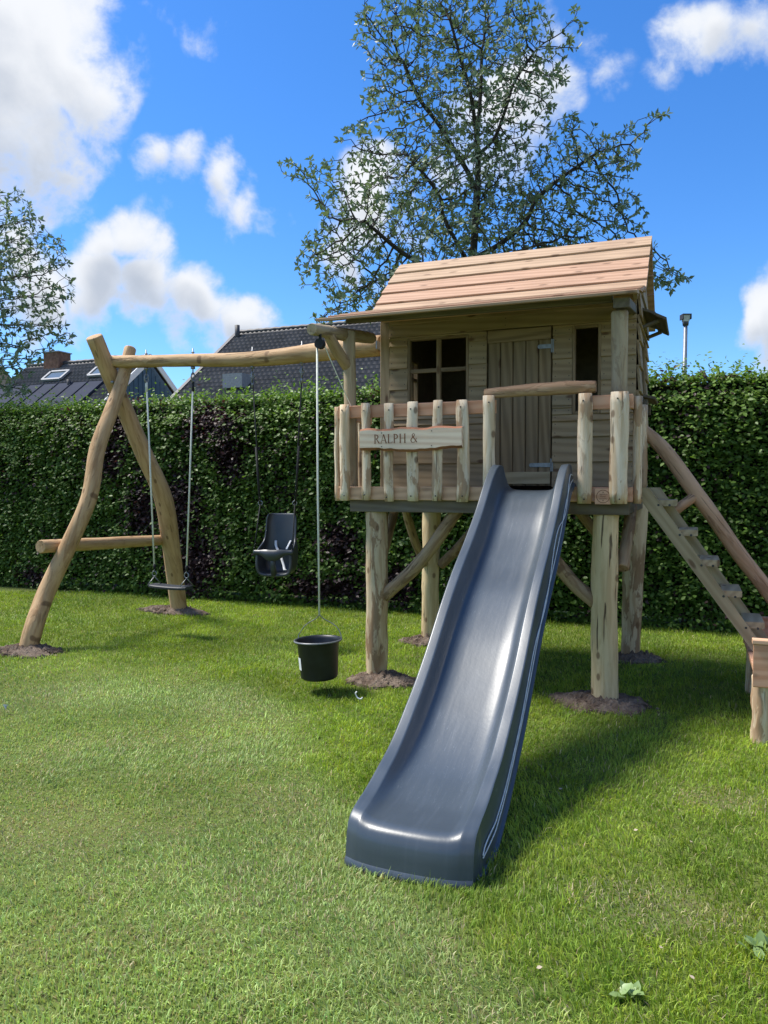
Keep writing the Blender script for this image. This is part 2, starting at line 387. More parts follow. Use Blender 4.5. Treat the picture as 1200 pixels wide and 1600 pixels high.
# ------------------------------------------------------------------ numpy value noise for scattering
_perm = rng.random((256, 256))
def vnoise(x, y, s, o=0):
    x = np.asarray(x) * s + 31.7 * (o + 1); y = np.asarray(y) * s + 17.3 * (o + 1)
    xi = np.floor(x).astype(int); yi = np.floor(y).astype(int); fx = x - xi; fy = y - yi
    fx = fx * fx * (3 - 2 * fx); fy = fy * fy * (3 - 2 * fy)
    g = lambda a, b_: _perm[a % 256, b_ % 256]
    return (g(xi, yi) * (1 - fx) + g(xi + 1, yi) * fx) * (1 - fy) + (g(xi, yi + 1) * (1 - fx) + g(xi + 1, yi + 1) * fx) * fy
def fbm(x, y, s, o=0, n=4):
    t = 0; a = .5
    for k in range(n): t = t + a * vnoise(x, y, s * 2 ** k, o + k * 3); a *= .5
    return t / (1 - .5 ** n)
def sstep(x, a, b): t = np.clip((x - a) / (b - a), 0, 1); return t * t * (3 - 2 * t)

def tri_mesh(name, V, F, mats, attrs=None, cattr=None, smooth=False):
    """fast numpy mesh: V (n,3), F (m,3) or (m,4)"""
    me = bpy.data.meshes.new(name); V = np.asarray(V, dtype=np.float32); F = np.asarray(F, dtype=np.int32); k = F.shape[1]
    me.vertices.add(len(V)); me.vertices.foreach_set('co', V.ravel())
    me.loops.add(F.size); me.loops.foreach_set('vertex_index', F.ravel())
    me.polygons.add(len(F)); me.polygons.foreach_set('loop_start', np.arange(0, F.size, k, dtype=np.int32))
    me.polygons.foreach_set('loop_total', np.full(len(F), k, dtype=np.int32))
    for m in (mats if isinstance(mats, (list, tuple)) else [mats]): me.materials.append(m)
    if attrs:
        for n_, a in attrs.items():
            at = me.attributes.new(n_, 'FLOAT', 'POINT'); at.data.foreach_set('value', np.asarray(a, dtype=np.float32))
    if cattr is not None:
        at = me.attributes.new('gcol', 'FLOAT_COLOR', 'POINT')
        at.data.foreach_set('color', np.concatenate([cattr, np.ones((len(cattr), 1))], 1).astype(np.float32).ravel())
    if smooth: me.polygons.foreach_set('use_smooth', np.ones(len(F), dtype=bool))
    me.update(calc_edges=True); me.validate(); return me
LEAF = np.array([[0, 0, 0], [.30, .30, .05], [.62, .29, .03], [1, 0, -.08], [.62, -.29, .03], [.30, -.30, .05], [.45, 0, -.03]])
LEAF_F = np.array([[0, 6, 1], [1, 6, 2], [2, 6, 3], [3, 6, 4], [4, 6, 5], [5, 6, 0]])
KITE = np.array([[0, 0, 0], [.5, .24, .06], [1, 0, -.06], [.5, -.24, .06]])
KITE_F = np.array([[0, 1, 2], [0, 2, 3]])
def leaves(P, A, N, size, shape=LEAF, faces=LEAF_F):
    """P base points, A axis direction, N normal hint, size per leaf -> verts, tris"""
    A = A / np.linalg.norm(A, axis=1, keepdims=True); B = np.cross(N, A); B /= np.linalg.norm(B, axis=1, keepdims=True) + 1e-9; Nn = np.cross(A, B)
    V = P[:, None, :] + size[:, None, None] * (shape[None, :, 0:1] * A[:, None] + shape[None, :, 1:2] * B[:, None] + shape[None, :, 2:3] * Nn[:, None])
    F = faces[None] + (np.arange(len(P)) * len(shape))[:, None, None]
    return V.reshape(-1, 3), F.reshape(-1, 3)

# ------------------------------------------------------------------ ground
def ground_h(x, y): return .022 * (fbm(x, y, .55, 5, 3) - .5)
gx = np.concatenate([[-900, -200, -60], np.linspace(-14, 9, 93), [60, 200, 900]]); gy = np.concatenate([[-900, -200, -30], np.linspace(-3, 14, 69), [60, 200, 900]])
GX, GY = np.meshgrid(gx, gy); GZ = np.where((GX > -14.1) & (GX < 9.1) & (GY > -3.1) & (GY < 14.1), ground_h(GX, GY), 0)
idx = np.arange(GX.size).reshape(GX.shape)
F = np.stack([idx[:-1, :-1], idx[:-1, 1:], idx[1:, 1:], idx[1:, :-1]], -1).reshape(-1, 4)
g = obj('ground', tri_mesh('ground', np.stack([GX, GY, GZ], -1).reshape(-1, 3), F, MT['lawn'], smooth=True)); tag(g, kind='structure')

# bare soil round the posts: u, v, radius along, radius across, height
MOUNDS = [(-.157, .10, .36, .25, .045, 'loose dark soil around the foot of the thick pale post right of the slide'),
          (-1.80, .09, .30, .21, .07, 'loose brown soil around the cracked post left of the slide'),
          (-.06, 1.58, .25, .18, .05, 'loose soil around the rear post below the ladder side'),
          (-1.97, 1.62, .25, .20, .05, 'loose soil around the rear post seen left of the slide'),
          (-5.15, -.16, .36, .22, .06, 'loose soil around the foot of the front swing leg'),
          (-5.33, 2.17, .46, .20, .07, 'loose soil around the foot of the rear swing leg behind the seat')]
def mound(i, u, v, a, b_, h, label):
    n, k = 18, 54; V, Fm = [(0, 0, h)], []
    for r in range(1, n + 1):
        for q in range(k):
            an = 2 * math.pi * q / k; rr = r / n
            wob = 1 + .35 * mnoise.noise(Vector((math.cos(an) * 1.5, math.sin(an) * 1.5, i * 5.1))) + .22 * mnoise.noise(Vector((math.cos(an) * 5, math.sin(an) * 5, i * 2.7)))
            x, y = math.cos(an) * a * rr * wob, math.sin(an) * b_ * rr * wob
            z = h * (1 - rr ** 1.6) + .028 * (1 - rr) * mnoise.noise(Vector((x * 16, y * 16, i))) + .060 * abs(mnoise.noise(Vector((x * 26, y * 26, i * 3.)))) * (1 - rr * .5) - (.03 if r == n else 0) + .008
            V.append((x, y, z))
    for q in range(k): Fm.append((0, 1 + q, 1 + (q + 1) % k))
    for r in range(n - 1):
        for q in range(k): Fm.append((1 + r * k + q, 1 + (r + 1) * k + q, 1 + (r + 1) * k + (q + 1) % k, 1 + r * k + (q + 1) % k))
    p = hw(u, v); z0 = float(ground_h(p.x, p.y))
    o = obj('soil_mound', mkmesh('soil_mound', V, Fm, MT['soil'], smooth=False), None, HM @ Matrix.Translation((u, v, z0)))
    tag(o, label, 'soil', 'soil mounds at the posts')
    parts = []
    for q in range(130):
        an = random.random() * 6.283; rr = random.random() ** .6 * 1.05; x, y = math.cos(an) * a * rr, math.sin(an) * b_ * rr; r = random.uniform(.008, .026) * (1.25 - .5 * rr)
        z = h * (1 - min(1, rr) ** 1.6) + .008; oc = [Vector(p_) * r * random.uniform(.7, 1.3) for p_ in ((1, 0, 0), (0, 1, 0), (-1, 0, 0), (0, -1, 0), (0, 0, .8), (0, 0, -.8))]
        parts.append(([p_ + Vector((x, y, z)) for p_ in oc], [(0, 1, 4), (1, 2, 4), (2, 3, 4), (3, 0, 4), (1, 0, 5), (2, 1, 5), (3, 2, 5), (0, 3, 5)]))
    V_, F_ = join(parts); cl = obj('clods', mkmesh('clods', V_, F_, MT['soil']), o); cl['kind'] = 'stuff'
for i, a in enumerate(MOUNDS): mound(i, *a)

# ------------------------------------------------------------------ playhouse
def BO(par):  # base offset of a thing in play-set coordinates
    return Vector(par['_b'])
PH = thing('playhouse', 'wooden playhouse on log stilts with plank gable roof, porch and baluster railing', 'playhouse')
# stilts
log('support_post', PH, MT['post'], [(-.157, .115, -.05), (-.170, .11, .7), (-.160, .115, 1.40)], [.092, .090, .088, .086], seg=20, rings=20, wob=.07, seed=3)
log('support_post', PH, MT['post_rough'], [(-1.867, .115, -.05), (-1.862, .11, .6), (-1.864, .115, 1.40)], [.083, .083, .086, .086], seg=20, rings=22, wob=.12, seed=11)
log('support_post', PH, MT['post_rough'], [(-.10, 1.61, -.05), (-.085, 1.60, .7), (-.055, 1.60, 1.40)], [.075, .085, .09, .095], seg=18, rings=18, wob=.12, seed=21)
log('support_post', PH, MT['post'], [(-1.955, 1.67, -.05), (-1.945, 1.66, .7), (-1.925, 1.66, 1.40)], [.083, .085, .085, .09], seg=18, rings=18, wob=.12, seed=31)
# knee braces
BR = [((-1.81, .11, .66), (-1.52, .115, .92), (-1.20, .13, 1.36), .050), ((-.22, .11, .70), (-.42, .12, .87), (-.80, .14, 1.36), .050),
      ((-1.98, 1.58, .76), (-2.00, 1.36, 1.0), (-2.0, 1.05, 1.36), .038), ((-1.85, 1.66, .74), (-1.62, 1.67, .98), (-1.32, 1.67, 1.36), .045),
      ((-.06, .22, .93), (-.045, .40, 1.12), (-.03, .62, 1.36), .042), ((-.16, 1.62, .85), (-.36, 1.63, 1.05), (-.62, 1.64, 1.36), .045), ((-1.88, .20, .85), (-1.9, .42, 1.08), (-1.92, .68, 1.36), .040)]
for a, b_, c_, r in BR: log('brace', PH, MT['brace'], [a, b_, c_], [r * 1.05, r, r * .95], seg=12, rings=12, wob=.14)
# platform
pf = empty('platform', PH)
for v in (.045, 1.70): board('beam', pf, MT['joist'], (-2.045, v, 1.355), (-.005, v, 1.355), .06, .095)
for u in (-2.015, -.035): board('beam', pf, MT['joist'], (u, .078, 1.358), (u, 1.667, 1.358), .055, .09)
for u in (-1.55, -1.05, -.55): board('beam', pf, MT['joist'], (u, .078, 1.352), (u, 1.667, 1.352), .045, .09)
nv = 13
for i in range(nv):
    v = .03 + (i + .5) * 1.74 / nv
    board('deck_board', pf, MT['joist'], (-2.10, v, 1.436 + .002 * (i % 2)), (-.012, v, 1.436 + .002 * (i % 2)), 1.74 / nv - .006, .03)

def half_log(par, u, v, z0, z1, r, ax='front', seed=0, mat=None):
    """half-round baluster nailed on, with a dark nail head near each end"""
    sq = .62
    n, seg = 10, 12; vs, fs, fm = [], [], []
    for i in range(n + 1):
        z = z0 + (z1 - z0) * i / n; rr = r * (1 + .10 * mnoise.noise(Vector((i * .45, seed * 2.3, 0)))) * (.93 if i in (0, n) else 1)
        dx = .012 * mnoise.noise(Vector((i * .22, seed * 5.1, 4)))
        for k in range(seg):
            an = 2 * math.pi * k / seg; wob = 1 + .10 * mnoise.noise(Vector((math.cos(an) * 1.2, math.sin(an) * 1.2, i * .5 + seed * 9)))
            vs.append((z - (z0 + z1) / 2, math.cos(an) * rr * wob + dx, math.sin(an) * rr * sq * wob))
    for i in range(n):
        for k in range(seg): fs.append((i * seg + k, i * seg + (k + 1) % seg, (i + 1) * seg + (k + 1) % seg, (i + 1) * seg + k))
    fs += [tuple(range(seg - 1, -1, -1)), tuple(range(n * seg, (n + 1) * seg))]; fm = [0] * len(fs)
    for zn in (.035, z1 - z0 - .05):
        cx = zn - (z1 - z0) / 2 + random.uniform(-.008, .008); cyy = random.uniform(-.012, .012); b0 = len(vs)
        for k in range(6): vs.append((cx + .0055 * math.cos(k * 1.047), cyy + .0055 * math.sin(k * 1.047), -r * sq - .001 - .1 * r * sq))
        for k in range(6): vs.append((cx + .0055 * math.cos(k * 1.047), cyy + .0055 * math.sin(k * 1.047), -r * sq * .8))
        fs += [tuple(b0 + k for k in range(6))] + [(b0 + k, b0 + 6 + k, b0 + 6 + (k + 1) % 6, b0 + (k + 1) % 6) for k in range(6)]; fm += [1] * 7
    me = mkmesh('baluster', vs, fs, [mat or MT['baluster'], MT['nail']], True, fm)
    # local X -> z, local Y -> lateral, local Z -> depth
    lat = Vector((1, 0, 0)) if ax == 'front' else Vector((0, 1, 0))
    dep = Vector((0, 1, 0)) if ax == 'front' else (Vector((-1, 0, 0)) if ax == 'right' else Vector((1, 0, 0)))
    M4 = Matrix((Vector((0, 0, 1)), lat, dep)).transposed().to_4x4(); M4.translation = Vector((u, v, (z0 + z1) / 2))
    return obj('baluster', me, par, M4)
# front railing, left of the slide
rl = empty('railing', PH)
board('rail', rl, MT['pink'], (-2.125, -.004, 2.062), (-.905, -.004, 2.062), .094, .026, up=(0, 1, 0))
board('rail', rl, MT['pink'], (-2.125, -.004, 1.448), (-.905, -.004, 1.448), .100, .026, up=(0, 1, 0))
for i, (u, r) in enumerate(((-2.062, .040), (-1.887, .037), (-1.703, .039), (-1.512, .045), (-1.322, .038), (-1.137, .046), (-.945, .044))):
    tilt = (.0, .004, -.004, .0, .003, -.003, .002)[i]
    half_log(rl, u, -.043, 1.392 + tilt, 2.117 + (.02 if i in (6,) else tilt), r, seed=i + 1)
rr_ = empty('railing', PH)
board('rail', rr_, MT['pink'], (-.335, -.004, 2.062), (.016, -.004, 2.062), .094, .026, up=(0, 1, 0))
board('rail', rr_, MT['pink'], (-.425, -.004, 1.446), (.016, -.004, 1.446), .100, .026, up=(0, 1, 0))
for i, (u, r) in enumerate(((-.287, .049), (-.066, .058))): half_log(rr_, u, -.046, 1.385, 2.122, r, seed=20 + i)
# side railings
rsd = empty('railing', PH)
board('rail', rsd, MT['pink'], (.006, .012, 2.060), (.006, .135, 2.060), .092, .024, up=(1, 0, 0))
board('rail', rsd, MT['pink'], (.006, .012, 1.446), (.006, .135, 1.446), .098, .024, up=(1, 0, 0))
half_log(rsd, .040, .085, 1.385, 2.10, .048, ax='right', seed=31)
half_log(rsd, .036, .665, 1.47, 2.10, .058, ax='right', seed=33)
rls = empty('railing', PH)
for z in (2.062, 1.448): board('rail', rls, MT['pink'], (-2.122, .012, z), (-2.122, .60, z), .092, .024, up=(1, 0, 0))
for i, v in enumerate((.05, .19, .33, .47)): half_log(rls, -2.160 + .004 * i, v, 1.39, 2.11, .040, ax='left', seed=40 + i)
# opening bar over the slide
log('crossbar', PH, MT['rail_log'], [(-.985, -.005, 2.155), (-.60, -.012, 2.168), (-.222, -.005, 2.168)], [.036, .040, .044, .046, .042], seg=14, rings=16, wob=.10, seed=5)
# porch posts and plates
log('porch_post', PH, MT['porch_post'], [(-2.075, .105, 1.45), (-2.085, .11, 2.1), (-2.095, .115, 2.70)], [.048, .047, .049], seg=14, rings=14, wob=.08, seed=8)
log('porch_post', PH, MT['porch_post'], [(-.088, .105, 1.45), (-.083, .11, 2.1), (-.086, .115, 2.682)], [.056, .052, .056], seg=14, rings=14, wob=.09, seed=9)
board('plate', PH, MT['joist'], (-.065, -.005, 2.714), (-.065, .64, 2.80), .105, .062)
hl = log('hoist_log', PH, MT['porch_post'], [(-2.14, -.43, 2.618), (-2.13, 0, 2.662), (-2.11, .60, 2.735)], [.043, .047, .050, .048], seg=14, rings=16, wob=.07, seed=17)
log('brace', PH, MT['brace'], [(-2.135, -.17, 2.635), (-2.125, -.05, 2.53), (-2.105, .115, 2.42)], [.043, .045, .045], seg=14, rings=10, wob=.08, seed=18)
board('corner_post', PH, MT['siding'], (-2.005, .675, 1.45), (-2.005, .675, 2.86), .085, .085, up=(0, 1, 0))

# walls: panel + lapped siding boards cut round the openings
WF = .655
def clip_rows(rows, a0, a1, openings):
    """rows of z edges, along-range a0..a1, openings (a0,a1,z0,z1) -> list of (a0,a1,z0,z1) pieces"""
    res = []
    for z0, z1 in zip(rows[:-1], rows[1:]):
        cuts = sorted({z0, z1} | {q for o in openings for q in o[2:4] if z0 + .012 < q < z1 - .012})
        for y0, y1 in zip(cuts[:-1], cuts[1:]):
            mid = (y0 + y1) / 2; segs = [(a0, a1)]
            for o in openings:
                if o[2] < mid < o[3]:
                    ns = []
                    for s0, s1 in segs:
                        if o[1] <= s0 or o[0] >= s1: ns.append((s0, s1)); continue
                        if o[0] - s0 > .01: ns.append((s0, o[0]))
                        if s1 - o[1] > .01: ns.append((o[1], s1))
                    segs = ns
            res += [(s0, s1, y0, y1) for s0, s1 in segs]
    return res
NAILED = set()
def nail_heads(o, L, h):
    """dark nail heads near the ends of a board, part of the board's own mesh"""
    me = o.data
    if me.name in NAILED or L < .08: return
    NAILED.add(me.name); zt = max(v.co.z for v in me.vertices); vs = [tuple(v.co) for v in me.vertices]; fs = [tuple(p.vertices) for p in me.polygons]; fm = [0] * len(fs)
    xs = [-L / 2 + .022, L / 2 - .022] + ([0.0] if L > .9 else [])
    for x in xs:
        for y in ((-h * .28, h * .28) if h > .1 else (0.,)):
            for sgn_ in (1,):
                b0 = len(vs); vs += [(x + .0042 * math.cos(k * 1.047), y + .0042 * math.sin(k * 1.047), zt + .0012) for k in range(6)]; fs.append(tuple(b0 + k for k in range(6))); fm.append(1)
    me.clear_geometry(); me.from_pydata(vs, [], fs); me.materials.append(MT['nail']); me.polygons.foreach_set('material_index', fm); me.update()
def siding(par, pieces, plane, axis, sgn):
    """axis 'u': wall at v=plane facing sgn*v; axis 'v': wall at u=plane facing sgn*u"""
    for a0, a1, z0, z1 in pieces:
        h = z1 - z0; tilt = .017
        a0 += .001; a1 -= .001
        outv = Vector((0, sgn, 0)) if axis == 'u' else Vector((sgn, 0, 0))
        nrm = (outv + Vector((0, 0, tilt / h * 1.0))).normalized()
        c = plane + sgn * .013
        j = random.uniform(-.001, .001)
        if axis == 'u': p0, p1 = (a0, c + j, (z0 + z1) / 2), (a1, c + j, (z0 + z1) / 2)
        else: p0, p1 = (c + j, a0, (z0 + z1) / 2), (c + j, a1, (z0 + z1) / 2)
        nb_ = board('siding_board', par, MT['siding'], p0, p1, h + .010, .017, up=nrm, ch=.003)
        nail_heads(nb_, a1 - a0, h)
def panel(par, pts, thick, nrm, holes=None):
    pass
HU0, HU1, HV0, HV1 = -1.965, -.012, WF, 1.74
RIDGE_V, RIDGE_Z, SLOPE = 1.20, 3.475, .86
def roof_z(v): return RIDGE_Z - SLOPE * abs(v - RIDGE_V)
DOOR = (-1.138, -.622, 1.40, 2.735); WIN = (-1.805, -1.285, 2.10, 2.715); WIN2 = (-.474, -.263, 2.05, 2.716)
rows = [1.50, 1.69, 1.88, 2.0, 2.12, 2.30, 2.475, 2.655, 2.835, 2.95]
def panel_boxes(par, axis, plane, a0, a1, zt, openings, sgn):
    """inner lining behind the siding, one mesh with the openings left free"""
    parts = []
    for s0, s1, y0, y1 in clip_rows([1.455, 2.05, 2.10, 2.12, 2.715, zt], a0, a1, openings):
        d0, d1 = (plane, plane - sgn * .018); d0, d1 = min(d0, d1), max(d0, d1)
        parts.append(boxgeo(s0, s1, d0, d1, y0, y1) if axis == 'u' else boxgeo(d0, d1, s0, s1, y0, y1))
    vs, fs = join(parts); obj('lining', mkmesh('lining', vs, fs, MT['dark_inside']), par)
fw = empty('wall', PH)
siding(fw, clip_rows(rows, HU0, HU1, [DOOR, WIN, WIN2]), WF - .003, 'u', -1)
panel_boxes(fw, 'u', WF, HU0, HU1, 2.93, [DOOR, WIN, WIN2], -1)
board('header', fw, MT['pink'], (-2.03, WF - .045, 2.895), (-.02, WF - .045, 2.895), .075, .022, up=(0, 1, 0))
WR = (.95, 1.45, 2.20, 2.70); WL = (1.02, 1.28, 2.25, 2.62)
def gable_rows(v0, v1, op, par, plane, sgn):
    rr2 = [1.47 + .185 * i for i in range(11)]
    for z0, z1 in zip(rr2[:-1], rr2[1:]):
        a0 = v0; a1 = v1
        lim = (RIDGE_Z - .03 - z1) / SLOPE
        if lim < .12: continue
        a0 = max(a0, RIDGE_V - lim); a1 = min(a1, RIDGE_V + lim)
        siding(par, clip_rows([z0, z1], a0, a1, op), plane, 'v', sgn)
rw = empty('wall', PH); gable_rows(HV0 + .012, HV1, [WR], rw, HU1 + .003, 1)
panel_boxes(rw, 'v', HU1, HV0 + .02, HV1, 2.86, [WR], 1)
lw = empty('wall', PH); gable_rows(HV0 + .075, HV1, [WL], lw, HU0 - .003, -1)
panel_boxes(lw, 'v', HU0, HV0 + .02, HV1, 2.86, [WL], -1)
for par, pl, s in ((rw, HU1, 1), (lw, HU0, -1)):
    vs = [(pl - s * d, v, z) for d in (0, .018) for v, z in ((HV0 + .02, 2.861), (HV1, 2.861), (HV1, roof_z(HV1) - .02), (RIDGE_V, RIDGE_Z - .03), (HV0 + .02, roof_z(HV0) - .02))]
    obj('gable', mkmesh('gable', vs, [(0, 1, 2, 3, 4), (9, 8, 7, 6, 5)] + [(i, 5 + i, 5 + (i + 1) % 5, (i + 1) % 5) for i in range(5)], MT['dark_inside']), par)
bw = empty('wall', PH); siding(bw, clip_rows([1.47 + .185 * i for i in range(9)], HU0, HU1, []), HV1 + .003, 'u', 1)
panel_boxes(bw, 'u', HV1, HU0, HU1, 2.93, [], 1)
# windows
def window(par, axis, plane, a0, a1, z0, z1, cross=True, depth=.05):
    wn = empty('window', par); pm = MT['door']; t_ = .022
    def P(a, z): return (a, plane, z) if axis == 'u' else (plane, a, z)
    up = (0, 1, 0) if axis == 'u' else (1, 0, 0)
    board('frame', wn, pm, P(a0 + t_ / 2, z0), P(a0 + t_ / 2, z1), t_, depth, up=up)
    board('frame', wn, pm, P(a1 - t_ / 2, z0), P(a1 - t_ / 2, z1), t_, depth, up=up)
    board('frame', wn, pm, P(a0 + t_, z1 - t_ / 2), P(a1 - t_, z1 - t_ / 2), t_, depth, up=up)
    board('sill', wn, pm, P(a0 + t_, z0 + t_ / 2), P(a1 - t_, z0 + t_ / 2), t_, depth, up=up)
    if cross:
        am = (a0 + a1) / 2 + .005; zm = z0 + (z1 - z0) * .56
        board('mullion', wn, pm, P(am, z0 + t_), P(am, z1 - t_), .036, .030, up=up)
        q = Vector(P(0, 0)); 
        board('transom', wn, pm, P(a0 + t_, zm), P(am - .019, zm), .033, .026, up=up)
        board('transom', wn, pm, P(am + .019, zm), P(a1 - t_, zm), .033, .026, up=up)
window(PH, 'u', WF - .002, *WIN)
window(PH, 'u', WF - .002, *WIN2, cross=False)
window(PH, 'v', HU1 - .006, *WR, cross=False, depth=.045)
window(PH, 'v', HU0 + .006, *WL, depth=.045)
# door
dr = empty('door', PH)
du0, du1 = DOOR[0] + .008, DOOR[1] - .008; pw = (du1 - du0) / 5
for i in range(5):
    board('plank', dr, MT['door'], (du0 + (i + .5) * pw, WF - .004 - .001 * (i % 2), 1.505), (du0 + (i + .5) * pw, WF - .004 - .001 * (i % 2), 2.728), pw - .006, .02, up=(0, 1, 0), ch=.005)
board('batten', dr, MT['door'], (du0 + .002, WF - .027, 2.675), (du1 - .004, WF - .027, 2.675), .095, .02, up=(0, 1, 0))
board('batten', dr, MT['ladder'], (du0 + .002, WF - .027, 1.565), (du1 - .004, WF - .027, 1.565), .095, .02, up=(0, 1, 0))
def hinge(z, L):
    parts = [boxgeo(du1 - L, du1 + .004, WF - .024, WF - .019, z - .016, z + .016), boxgeo(du1 - .004, du1 + .018, WF - .030, WF - .024, z - .05, z + .05)]
    vs, fs = tube_geo([Vector((du1 + .004, WF - .032, z - .05)), Vector((du1 + .004, WF - .032, z + .05))], .007, 8, up=(0, 1, 0)); parts.append((vs, fs))
    vs, fs = tube_geo([Vector((du1 - L, WF - .024, z)), Vector((du1 - L, WF - .019, z))], .017, 10); parts.append((vs, fs))
    vs, fs = join(parts); obj('hinge', mkmesh('hinge', vs, fs, MT['steel']), dr)
hinge(1.665, .15); hinge(2.575, .09)
# gable roof: lapped planks on both slopes, rafters under the ends
rf = empty('roof', PH)
RU0, RU1 = -2.085, .058
def roof_slope(sgn, n, exposure):
    dirv = Vector((0, sgn, -SLOPE)).normalized(); nrm = Vector((0, sgn * SLOPE, 1)).normalized()
    top = Vector((0, RIDGE_V, RIDGE_Z))
    for i in range(n):
        s0 = i * exposure - (.0 if i == 0 else .03); s1 = (i + 1) * exposure
        j = random.uniform(-.006, .006)
        c0 = top + dirv * s0 + nrm * (.010 if i == 0 else .006); c1 = top + dirv * s1 + nrm * .024
        mid = (c0 + c1) / 2; wv_ = (c1 - c0)
        n2 = Vector((1, 0, 0)).cross(wv_).normalized()
        if n2.z < 0: n2 = -n2
        board('roof_board', rf, MT['roof'], mid + Vector((RU0 + j, 0, 0)), mid + Vector((RU1 + j * .4, 0, 0)), wv_.length, .023, up=n2, ch=.003)
SL = .70 * math.sqrt(1 + SLOPE ** 2)
roof_slope(-1, 5, SL / 5); roof_slope(1, 5, SL / 5 * 1.02)
for u in (RU0 + .06, -1.3, -.7, RU1 - .075):
    for s in (-1, 1):
        a = Vector((u, RIDGE_V + s * .012, RIDGE_Z - .045)); b_ = Vector((u, RIDGE_V + s * .66, RIDGE_Z - .045 - SLOPE * .648))
        board('rafter', rf, MT['siding'], a, b_, .032, .052, up=Vector((0, s * SLOPE, 1)))
# porch roof: shallow boards running the length of the porch
pr = empty('porch_roof', PH)
E0 = Vector((0, -.085, 2.745)); E1 = Vector((0, .575, 2.93)); ev = (E1 - E0); ne = Vector((0, -ev.z, ev.y)).normalized()
for i in range(4):
    c0 = E0 + ev * (i / 4 - .01) + ne * (.022 if i else .016); c1 = E0 + ev * ((i + 1) / 4 + .04) + ne * .000
    mid = (c0 + c1) / 2; n2 = Vector((1, 0, 0)).cross(c1 - c0).normalized(); n2 = n2 if n2.z > 0 else -n2
    board('roof_board', pr, MT['roof'], mid + Vector((-2.275 + .02 * i, 0, 0)), mid + Vector((.052 - .012 * (i == 0), 0, 0)), (c1 - c0).length, .021, up=n2, ch=.003)
board('batten', pr, MT['joist'], (-2.10, .09, 2.775), (-.13, .09, 2.765), .05, .045)
# awning and shelf on the side window
aw = empty('awning', PH)
board('awning_board', aw, MT['joist'], (.055, .86, 2.832), (.055, 1.50, 2.832), .115, .018, up=(.42, 0, 1))
board('awning_board', aw, MT['joist'], (.142, .84, 2.782), (.142, 1.52, 2.782), .10, .018, up=(.52, 0, 1))
for v in (.93, 1.40): board('bracket', aw, MT['joist'], (.005, v, 2.72), (.13, v, 2.765), .025, .04, up=(0, 1, 0))
sh = empty('shelf', PH)
board('shelf_board', sh, MT['joist'], (.062, .97, 2.195), (.062, 1.43, 2.195), .10, .02, up=(.25, 0, 1))
for v in (1.0, 1.40): board('bracket', sh, MT['joist'], (.03, v, 2.09), (.03, v, 2.175), .05, .025, up=(0, 1, 0))

# ------------------------------------------------------------------ name sign and maker's plaque
def ribbon(pts, ws):
    vs, fs = [], []; n = len(pts)
    for i, p in enumerate(pts):
        a = Vector(pts[max(i - 1, 0)]); b_ = Vector(pts[min(i + 1, n - 1)]); d = (b_ - a).normalized(); nn = Vector((-d.y, d.x))
        w_ = ws[i] if hasattr(ws, '__len__') else ws
        p = Vector(p); vs += [p + nn * w_ / 2, p - nn * w_ / 2]
    for i in range(n - 1): fs.append((2 * i, 2 * i + 1, 2 * i + 3, 2 * i + 2))
    return vs, fs
def arc(cx, cy, rx, ry, a0, a1, n=12): return [(cx + rx * math.cos(R(a0 + (a1 - a0) * i / n)), cy + ry * math.sin(R(a0 + (a1 - a0) * i / n))) for i in range(n + 1)]
TK, TN = .115, .050
def serif(x, y, w_=.20): return ribbon([(x - w_ / 2, y), (x + w_ / 2, y)], .045)
def stem_(x): return [ribbon([(x, 0), (x, 1)], TK), serif(x, .02), serif(x, .98)]
def bowl(x, cy, rx, ry): 
    p = arc(x, cy, rx, ry, 90, -90, 14); return ribbon(p, [TN + (TK - TN) * math.sin(math.pi * i / 14) for i in range(15)])
GL = {'R': (.66, stem_(.12) + [bowl(.12, .74, .36, .24), ribbon([(.28, .52), (.62, .02)], [.09, .12]), serif(.64, .02, .12)]),
      'A': (.72, [ribbon([(.06, .02), (.36, 1.0)], TN), ribbon([(.36, 1.0), (.68, .02)], TK), ribbon([(.16, .34), (.56, .34)], TN), serif(.06, .02, .18), serif(.68, .02, .2)]),
      'L': (.56, stem_(.12) + [ribbon([(.12, .03), (.54, .03)], .06), ribbon([(.54, .0), (.56, .2)], .05)]),
      'P': (.58, stem_(.12) + [bowl(.12, .72, .38, .26)]),
      'H': (.78, stem_(.12) + stem_(.66) + [ribbon([(.12, .52), (.66, .52)], TN)]),
      '&': (.80, [ribbon([(.78, .02), (.26, .72), (.24, .86), (.32, .97), (.44, .98), (.52, .88), (.48, .74), (.18, .46), (.08, .26), (.16, .06), (.34, .0), (.52, .06), (.66, .26), (.72, .46)],
                         [.10, .11, .08, .05, .05, .08, .08, .10, .12, .09, .06, .05, .05, .05]), serif(.72, .46, .16)]), ' ': (.26, [])}
def lettering(text, h):
    parts = []; x = 0
    for ch in text:
        wd, st = GL[ch]; parts += [([(v.x + x, v.y) for v in vs], fs) for vs, fs in st]; x += wd + .12
    V, Fc = join(parts); return [(a * h, b_ * h) for a, b_ in V], Fc, x * h
sgn_t = thing('name_sign', 'live-edge wooden name plank reading RALPH & screwed to the railing', 'sign', (-1.517, -.095, 1.846))
nS = 40; vs, fs, fm = [], [], []
for i in range(nS + 1):
    x = -.392 + .784 * i / nS
    t0 = .075 + .005 * math.sin(i * .45) + .006 * mnoise.noise(Vector((i * .21, 3, 0))); b0 = -.078 + .010 * math.sin(i * .17 + 1.1) + .006 * mnoise.noise(Vector((i * .35, 8, 0)))
    vs += [(x, -.016, t0 - .010), (x, .008, t0 + .006), (x, .016, t0), (x, .016, b0), (x, .006, b0 - .008), (x, -.016, b0 + .010)]
